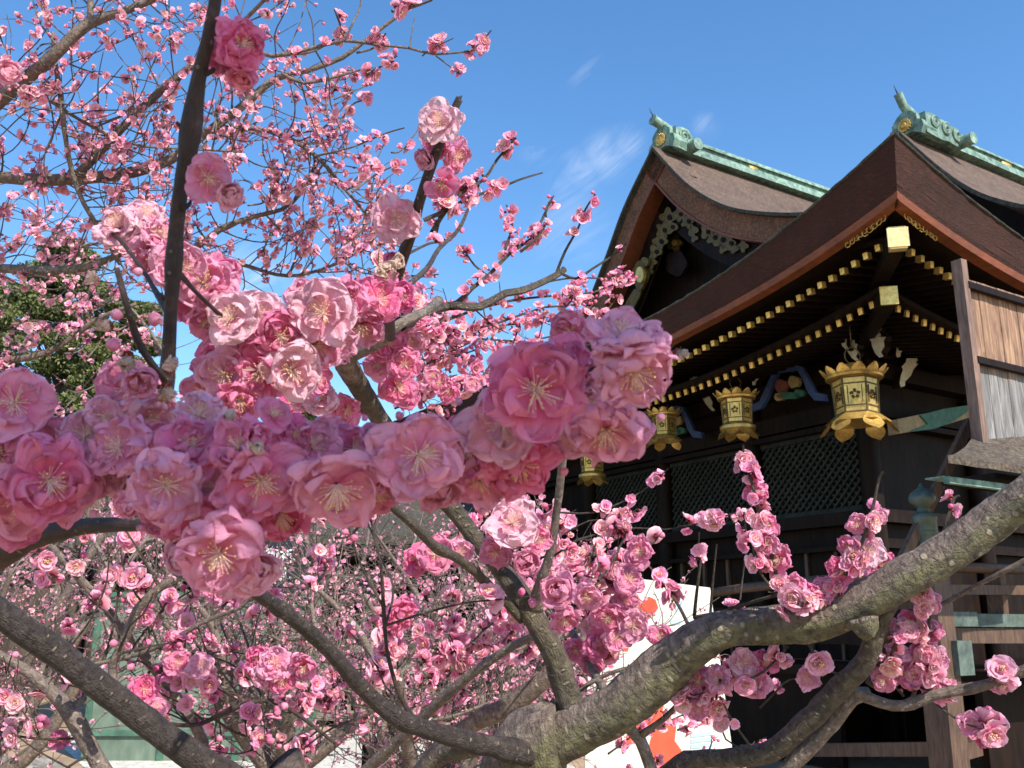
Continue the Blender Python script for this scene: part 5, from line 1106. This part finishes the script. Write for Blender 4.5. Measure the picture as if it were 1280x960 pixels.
near(Bt, [(778, 425, 128, .30, .35, 1.3, 'open'), (790, 462, 128, .30, .5, -.35, 'full'), (758, 535, 118, .315, .1, -.9, 'full'), (720, 545, 90, .33, -.3, -.9, 'open'), (668, 488, 142, .30, -.1, .15, 'open'), (700, 450, 80, .33, .0, .8, 'open'), (628, 528, 118, .315, -.1, -.1, 'open'), (650, 580, 112, .33, .1, -.9, 'full'), (585, 560, 100, .33, -.3, -.4, 'open'),
          (522, 568, 132, .30, -.05, .0, 'open'), (545, 600, 92, .33, .2, -1.0, 'cup'), (600, 600, 90, .335, 0, -1.0, 'open'), (468, 560, 70, .33, .2, .9, 'cup'), (420, 605, 140, .30, .1, -.95, 'open'), (470, 610, 95, .33, .5, -.8, 'full'), (390, 560, 90, .325, .1, .4, 'open'), (440, 560, 80, .34, .3, .3),
          (325, 600, 130, .30, .1, -.5, 'open'), (350, 640, 110, .32, .3, -.9, 'full'), (300, 560, 96, .30, -.1, .1, 'full'), (270, 610, 90, .33, .1, -.3), (207, 606, 122, .30, .15, .0, 'full'), (240, 560, 88, .32, .2, .5, 'full'), (245, 650, 96, .325, .1, -.6), (275, 690, 130, .295, .0, -.35, 'full'), (310, 700, 110, .31, .35, -.6, 'cup'), (235, 690, 80, .33, -.5, -.3, 'cup'),
          (150, 560, 92, .33, -.2, .2), (135, 590, 80, .34, -.3, -.2), (165, 630, 50, .33, -.5, -.5, 'cup'), (250, 520, 80, .34, .0, .7, 'full'), (340, 520, 66, .31, .5, .8, 'single'), (365, 545, 70, .32, .6, .2, 'full'), (318, 545, 52, .30, .1, .3, 'cup'),
          (60, 600, 124, .32, .3, -.2, 'full'), (28, 618, 132, .33, -.1, -.7, 'open'), (18, 503, 112, .33, -.2, .1, 'open'), (52, 560, 104, .34, .4, .1, 'full'), (85, 610, 90, .33, .7, -.2), (0, 570, 110, .34, -.4, 0), (90, 570, 70, .36, .4, .5),
          (162, 485, 88, .36, .1, .3, 'open'), (185, 522, 92, .355, .3, -.8, 'open'), (178, 470, 60, .34, .1, -.5, 'cup'), (212, 462, 46, .34, .2, .4, 'old'), (205, 485, 50, .345, 0, -.8, 'old'),
          (118, 350, 42, .345, -.5, .3, 'old'), (136, 408, 40, .345, -.8, 0, 'old'), (150, 395, 36, .345, -.6, .4, 'bud'), (190, 400, 44, .35, .9, .1, 'bud'), (145, 430, 44, .345, -.7, -.4, 'bud'), (160, 445, 50, .35, -.2, -.6, 'old'), (170, 340, 30, .345, .8, .3, 'bud'), (285, 522, 42, .31, .2, .3, 'old'), (320, 560, 40, .295, .1, -.1, 'old'),
          (258, 222, 76, .345, .25, -.1, 'single'), (282, 240, 50, .35, .8, -.2, 'cup'), (300, 55, 78, .34, .8, .0, 'full'), (282, 68, 56, .35, .3, -.6, 'full'), (300, 90, 46, .35, .6, -1, 'cup'), (8, 88, 44, .35, .6, 0, 'cup'), (846, 440, 34, .335, .9, -.2, 'old')])
near(Bt, [(x + Bt.rg.uniform(-14, 14), y + Bt.rg.uniform(-16, 16), Bt.rg.uniform(54, 84), .345) for x, y in ((100, 560), (120, 530), (180, 570), (280, 580), (385, 605), (360, 590), (500, 600), (450, 585), (560, 560), (610, 570), (690, 540), (740, 500), (300, 640), (260, 650), (215, 640), (720, 420), (410, 550), (160, 610), (30, 560), (70, 590), (10, 640), (560, 585), (665, 560), (725, 470), (345, 575), (190, 550), (300, 720), (395, 620))])
near(Bt, [(x, y, Bt.rg.uniform(22, 30), .33, Bt.rg.uniform(-1, 1), Bt.rg.uniform(-1, 1), 'bud') for x, y in ((575, 500), (455, 520), (395, 500), (120, 640), (705, 590), (825, 520), (370, 665), (180, 660), (600, 640), (500, 520), (225, 545))])
near(Bt, [(150, 285, 72, .45, -.3, .9, 'pale'), (180, 272, 64, .45, .2, 1.0, 'pale'), (198, 295, 60, .45, .5, .2, 'full'), (190, 320, 70, .45, -.2, -.2, 'full'), (225, 335, 80, .45, .2, .1, 'full'), (255, 355, 90, .46, .2, .1, 'full'), (275, 345, 62, .47, .6, .3, 'full'), (245, 375, 70, .47, 0, -.5, 'open'), (262, 400, 62, .46, -.4, -.6, 'full'),
          (290, 398, 80, .45, -.1, .1, 'pale'), (325, 393, 76, .46, .2, .4, 'pale'), (310, 425, 70, .47, 0, -.8, 'full'), (350, 420, 80, .46, .5, -.1, 'full'), (405, 392, 94, .46, 0, .1, 'pale'), (430, 375, 70, .48, .3, .3, 'full'), (385, 370, 60, .49, -.3, .8, 'full'), (470, 375, 84, .52, .3, -.1, 'full'), (450, 405, 80, .52, .1, -.9, 'open'), (480, 345, 60, .53, .2, .5, 'old'), (495, 330, 36, .53, .1, .3, 'old'), (500, 370, 50, .54, .5, 0),
          (282, 468, 88, .46, -.2, .1, 'open'), (325, 463, 86, .46, .05, .0, 'open'), (365, 462, 86, .46, .2, .0, 'pale'), (340, 440, 60, .48, 0, .8), (255, 490, 70, .47, -.3, -.3), (395, 430, 74, .47, .3, -.3, 'full'), (420, 425, 60, .49, .6, -.3), (300, 500, 66, .46, 0, -.7), (260, 455, 50, .48, -.6, .4)])
# unseen blossoms and a branch, added up right to shade the close spray
e1 = Vector((-SUN_AZ_VEC.y, SUN_AZ_VEC.x, 0)); e2 = (Vector((0, 0, 1)) - sun_dir * sun_dir.z).normalized()
cc = P(380, 560, .32)
rgS = random.Random(5)
def shade_at(a, b, dist): return e1 * a + e2 * b + sun_dir * (cc.dot(sun_dir) + dist)
a0 = cc.dot(e1); b0_ = cc.dot(e2)
for _ in range(135):
    x, y = rgS.uniform(-20, 850), 0
    y = (560 - .15 * x / 1 * 0) + rgS.uniform(-120, 170)
    y = (600 if x < 500 else 600 - (x - 500) * .38) + rgS.uniform(-130, 130)
    q = P(x, y, rgS.uniform(.29, .36)); p = shade_at(q.dot(e1), q.dot(e2), rgS.uniform(.9, 1.15)); Bt.bl.append((p, Vector((rgS.gauss(0, .5), rgS.gauss(0, .5), 1)), .022, 'open', None))
for _ in range(40):
    q = P(rgS.uniform(205, 320), rgS.uniform(-30, 280), .35); p = shade_at(q.dot(e1), q.dot(e2), rgS.uniform(.9, 1.1)); Bt.bl.append((p, Vector((rgS.gauss(0, .5), rgS.gauss(0, .5), 1)), .02, 'open', None))
pa = shade_at(a0 - .12, b0_, 1.0); pb_ = shade_at(a0 + .12, b0_, 1.0)
Bt.limb([(b0.x - .0, b0.y - .15, 1.0, .03), (b0.x + .3, -.4, 2.0, .02), (*pa, .008), (*pb_, .004)], 'bark_grey', 'branch', .1, 12, 30, .04, px=False)  # unseen branch, added to carry the shading blossoms
Bt.finish()

# ================= upper left: a grey-barked plum behind the close spray
p0 = P(-330, 420, 2.4)
D = Plum('plum_tree', (p0.x, p0.y, 0), 'grey barked plum tree spreading its blossoming branches over the upper left sky'); b0 = Vector(D.base)
D.limb([(*b0, .11), (b0.x + .02, b0.y, .8, .09), (b0.x + .05, b0.y, 1.6, .07), (*P(-250, 330, 2.35), .05), (*P(-120, 245, 2.3), .032)], 'bark_grey', 'trunk', .1, 24, 12, .05, px=False)
L1 = [D.limb([(x, y, d, w) for x, y, d, w in l], 'bark_grey', 'branch', .09, 14, 25, .03) for l in (
 [(-130, 248, 2.3, 28), (-30, 222, 2.25, 20), (30, 224, 2.2, 18), (90, 224, 2.2, 18), (165, 215, 2.2, 17), (215, 198, 2.2, 15), (255, 168, 2.2, 13), (300, 135, 2.2, 11), (345, 98, 2.2, 9), (385, 88, 2.2, 8), (428, 72, 2.2, 7), (460, 48, 2.2, 6), (500, 18, 2.2, 5), (540, -10, 2.2, 4)],
 [(92, 223, 2.2, 14), (120, 195, 2.18, 13), (160, 152, 2.15, 12), (205, 110, 2.15, 12), (238, 84, 2.15, 10), (290, 40, 2.15, 7), (340, -10, 2.1, 5)],
 [(-130, 220, 2.2, 26), (-30, 150, 2.1, 22), (20, 108, 2.05, 20), (65, 72, 2.0, 18), (110, 30, 2.0, 16), (160, 12, 2.0, 12), (215, -12, 2.0, 9)],
 [(112, 28, 2.0, 9), (113, 0, 2.0, 8), (105, -40, 2.0, 7)],
 [(66, 40, 2.05, 5), (68, 72, 2.05, 6), (76, 120, 2.05, 7), (80, 160, 2.05, 7), (90, 215, 2.1, 7), (105, 255, 2.1, 7), (128, 292, 2.15, 7), (150, 330, 2.2, 6)],
 [(-130, 340, 2.3, 20), (-20, 335, 2.25, 14), (50, 338, 2.2, 13), (100, 335, 2.2, 12), (150, 318, 2.2, 9), (200, 290, 2.2, 6)],
 [(180, 335, 2.4, 10), (240, 312, 2.4, 10), (278, 285, 2.4, 9), (320, 270, 2.4, 7), (352, 262, 2.4, 6), (378, 240, 2.4, 4), (395, 200, 2.4, 3)],
 [(318, 62, 2.0, 7), (340, 70, 2.0, 7), (380, 63, 2.0, 6), (429, 51, 2.0, 5), (470, 56, 2.0, 4), (511, 60, 2.0, 4), (545, 68, 2.0, 3), (592, 63, 2.0, 2.5)],
 [(352, 92, 2.1, 5), (380, 104, 2.1, 5), (420, 96, 2.1, 4), (448, 88, 2.1, 3), (470, 84, 2.1, 2)],
 [(262, 160, 2.3, 8), (300, 160, 2.3, 7), (345, 165, 2.35, 7), (395, 195, 2.35, 6), (430, 235, 2.4, 5), (460, 270, 2.4, 4)],
 [(-20, 95, 2.1, 6), (40, 112, 2.1, 6), (100, 150, 2.1, 5), (165, 180, 2.1, 4), (230, 186, 2.1, 3), (300, 190, 2.1, 3)],
 [(230, 315, 2.5, 6), (300, 330, 2.5, 6), (360, 345, 2.5, 5), (420, 330, 2.5, 4), (470, 300, 2.5, 3)])]
for i, c in enumerate(L1): D.sprout(c, (46, 28, 30, 6, 34, 40, 32, 4, 3, 34, 28, 36)[i], .23, .0200, 1.0, .6, .0019, .35, .6)
sp = D.spray
sp([(429, 51), (440, 30), (450, 5), (452, -20)], 2.0, 2.0, 3, 2, 16, .4); sp([(352, 68), (390, 62), (432, 40)], 2.0, 2.0, 3, 2, 17, 2.8, 0); sp([(432, 48), (424, 30), (418, 12)], 2.0, 2.0, 3, 2, 17, 2.6, .1)
sp([(446, 66), (470, 60), (482, 42)], 2.0, 2.0, 3, 2, 19, 3.4, 0); sp([(528, 70), (540, 62), (566, 48)], 2.0, 2.0, 2, 1.5, 17, 3.0, .1); sp([(585, 64), (600, 58), (614, 38)], 2.0, 2.0, 3, 2, 20, 3.6, 0); sp([(545, 70), (560, 85), (575, 92)], 2.0, 2.0, 2, 1.5, 15, 2.6, .6)
sp([(458, 92), (476, 84), (496, 70)], 2.0, 2.0, 3, 2, 18, 3.6, 0); sp([(490, 14), (510, 8), (540, 0)], 2.1, 2.1, 4, 3, 24, 3.4, 0); sp([(512, 60), (514, 42), (518, 22)], 2.0, 2.0, 2, 1.5, 14, 0)
sp([(410, 145), (408, 120), (409, 96)], 2.1, 2.1, 3, 2, 14, 1.6); sp([(395, 195), (440, 180), (480, 170), (505, 160)], 2.2, 2.2, 3, 2, 15, 1.2, .2); sp([(440, 240), (475, 215), (500, 205)], 2.2, 2.2, 3, 2, 16, 2.4); sp([(420, 165), (438, 130), (462, 124)], 2.2, 2.2, 3, 2, 18, 2.6, .1)
for q in range(22): 
    x0 = rgS.uniform(250, 490); y0 = rgS.uniform(100, 330) + max(0, 330 - 0) * 0 + (60 if x0 > 430 else 0); sp([(x0, y0), (x0 + rgS.uniform(10, 30), y0 - rgS.uniform(5, 25)), (x0 + rgS.uniform(25, 75), y0 - rgS.uniform(15, 70))], 2.3, 2.4, 2.5, 1.2, rgS.uniform(10, 14), rgS.uniform(1.2, 2.8), .05, spurs=2)
for _ in range(75):
    x0 = rgS.uniform(-20, 190); y0 = rgS.uniform(270, 600); sp([(x0, y0), (x0 + rgS.uniform(5, 25), y0 - rgS.uniform(-5, 25)), (x0 + rgS.uniform(15, 60), y0 - rgS.uniform(0, 55))], 2.7, 2.9, 2.5, 1.2, rgS.uniform(8.5, 12), rgS.uniform(.8, 2.0), .05, spurs=1)
D.limb([(-130, 470, 2.8, 18), (-20, 455, 2.8, 12), (60, 440, 2.8, 9), (120, 400, 2.8, 7), (170, 380, 2.8, 5)], 'bark_grey', 'branch', .09, 12, 25, .03); D.limb([(-130, 560, 2.8, 18), (-20, 520, 2.8, 10), (60, 530, 2.8, 8), (150, 500, 2.8, 6)], 'bark_grey', 'branch', .09, 12, 25, .03)
D.twm = 'bark_grey'; D.finish()

# ================= lower left: the dark leaning bough
p0 = P(420, 1090, 1.0)
C_ = Plum('plum_tree', ground_pt(p0, .05, .05), 'plum tree whose dark smooth bough slants down from the left edge to the bottom'); b0 = Vector(C_.base)
C_.limb([(*b0, .06), (b0.x, b0.y, .5, .045), (*P(380, 1050, .98), .032), (*P(330, 1008, .96), .026)], 'bark_limb', 'trunk', .1, 24, 20, .03, px=False)
C_.limb([(345, 1020, .96, 56), (290, 975, .94, 54), (245, 948, .92, 52), (190, 908, .9, 50), (130, 862, .88, 50), (70, 815, .86, 50), (25, 785, .84, 52), (-30, 745, .82, 46), (-120, 690, .8, 40), (-220, 600, .8, 30)], 'bark_bough', 'bough', .07, 48, 40, .007)
C_.limb([(290, 985, 1.35, 22), (262, 945, 1.35, 17), (240, 900, 1.35, 16), (205, 850, 1.35, 15), (160, 795, 1.32, 14), (115, 740, 1.3, 12), (70, 690, 1.3, 10), (40, 650, 1.3, 7)], 'bark_grey', 'branch', .09, 16, 50, .012)
C_.limb([(150, 1000, 1.2, 26), (118, 945, 1.2, 24), (90, 895, 1.2, 24), (60, 860, 1.2, 20), (20, 830, 1.2, 14), (-40, 800, 1.2, 12)], 'bark_grey', 'branch', .12, 18, 40, .012)
C_.limb([(150, 870, 1.15, 12), (140, 835, 1.15, 13), (158, 795, 1.15, 13), (172, 762, 1.15, 13), (195, 738, 1.15, 11), (214, 724, 1.15, 9)], 'bark_grey', 'branch', .1, 14, 60, .01)
C_.limb([(110, 832, 1.25, 6), (165, 820, 1.25, 7), (205, 805, 1.25, 7), (260, 775, 1.25, 7), (300, 760, 1.25, 6), (318, 740, 1.25, 4)], 'bark_grey', 'branch', .1, 10, 60, .012)
C_.limb([(420, 930, 1.3, 6), (350, 880, 1.3, 9), (300, 882, 1.25, 10), (250, 905, 1.25, 9), (210, 905, 1.2, 8)], 'bark_dark', 'branch', .1, 10, 60, .012)
C_.limb([(515, 895, 1.05, 10), (500, 870, 1.05, 9), (485, 820, 1.05, 8), (480, 770, 1.05, 7), (476, 700, 1.05, 5)], 'bark_dark', 'branch', .1, 12, 60, .01)
near(C_, [(227, 714, 20, 1.14, .5, 0, 'bud'), (222, 828, 36, 1.2, -.1, .1, 'open'), (250, 832, 36, 1.2, .2, .1, 'open'), (180, 862, 42, 1.2, -.1, .1, 'open'), (165, 880, 34, 1.2), (195, 885, 34, 1.2), (238, 850, 26, 1.2), (345, 830, 46, 1.0, -.1, .4, 'full'), (330, 845, 34, 1.0), (352, 850, 36, 1.0, -.2, -.2), (380, 832, 42, 1.0, .1, -.6, 'open'), (322, 822, 34, 1.02), (75, 925, 28, 1.2), (280, 740, 26, 1.2), (262, 735, 26, 1.2), (300, 735, 26, 1.2), (215, 800, 24, 1.25)])
for c, n in zip(C_.paths[2:], (12, 8, 8, 12, 14, 6)): C_.sprout(c[0], n, .16, .025, 1.3, .6, .0016, .2, .4, lim=True)
C_.twm = 'bark_limb'; C_.finish()

# ================= the thicket of further plums
def wild(x, y, h, spread, label, seed, nl=7, size=.022, dens=.42, per=40, zlo=.5):
    T = Plum('plum_tree', (x, y, 0), label); T.rg = rg = random.Random(seed); b = Vector((x, y, 0)); th0 = rg.uniform(0, 6.28); top = Vector((x + rg.uniform(-.15, .15), y, zlo + .25))
    T.limb([(*b, .11), (x + .03, y, .25, .085), (*top, .07)], 'bark_grey', 'trunk', .14, 20, 14, .04, px=False)
    for k in range(nl):
        a = th0 + k * 2 * math.pi / nl + rg.uniform(-.3, .3); rr = spread * rg.uniform(.7, 1.15); e = top + Vector((math.cos(a) * rr, math.sin(a) * rr * .8, (h - top.z) * rg.uniform(.6, 1.1))); q = top.lerp(e, .35) + Vector((0, 0, -.08 * rr)); q2 = top.lerp(e, .7) + Vector((rg.uniform(-.1, .1), rg.uniform(-.1, .1), .02))
        c = T.limb([(*top, .045), (*q, .03), (*q2, .018), (*e, .006)], 'bark_grey', 'branch', .14, 10, 18, .05, px=False)
        for j in range(3):
            f = rg.randint(len(c) // 4, len(c) - 4); s_ = c[f]; e2_ = s_ + Vector((rg.gauss(0, .5), rg.gauss(0, .5), rg.uniform(.0, .7))) * spread * .7
            c2 = T.limb([(*s_, .014), (*(s_.lerp(e2_, .5) + Vector((rg.uniform(-.08, .08), 0, rg.uniform(-.05, .05)))), .009), (*e2_, .003)], 'bark_grey', 'branch', .12, 7, 20, .06, px=False)
            T.sprout(c2, per // 2, .30, size, dens, .6, .0028, .35, .6)
        T.sprout(c, per, .34, size, dens, .6, .003, .35, .7)
    T.twm = 'bark_grey'; T.finish()
wild(-2.25, 4.3, 2.1, 1.0, 'plum tree with a rough leaning grey trunk standing at the lower left on the sand', 31)
wild(-1.05, 5.0, 1.9, .9, 'low spreading plum tree in front of the green board fence', 32)
wild(-.35, 4.1, 1.75, .75, 'small plum tree directly behind the curved dark limb at the bottom centre', 33, 6)
wild(.05, 6.2, 2.0, .9, 'plum tree between the timber corridor and the white votive board', 34, 6)
wild(-3.3, 6.2, 3.1, 1.5, 'tall plum tree in front of the evergreens at the left edge', 35, 8, .024, .5)
wild(-1.9, 7.6, 2.3, 1.4, 'farther plum tree with tangled grey twigs between the fence and the left edge', 36, 7, .022, .2, 50)
wild(-3.2, 3.6, 2.6, 1.0, 'plum tree half outside the left edge, blossoms beside the close spray', 37, 7, .022, .5)
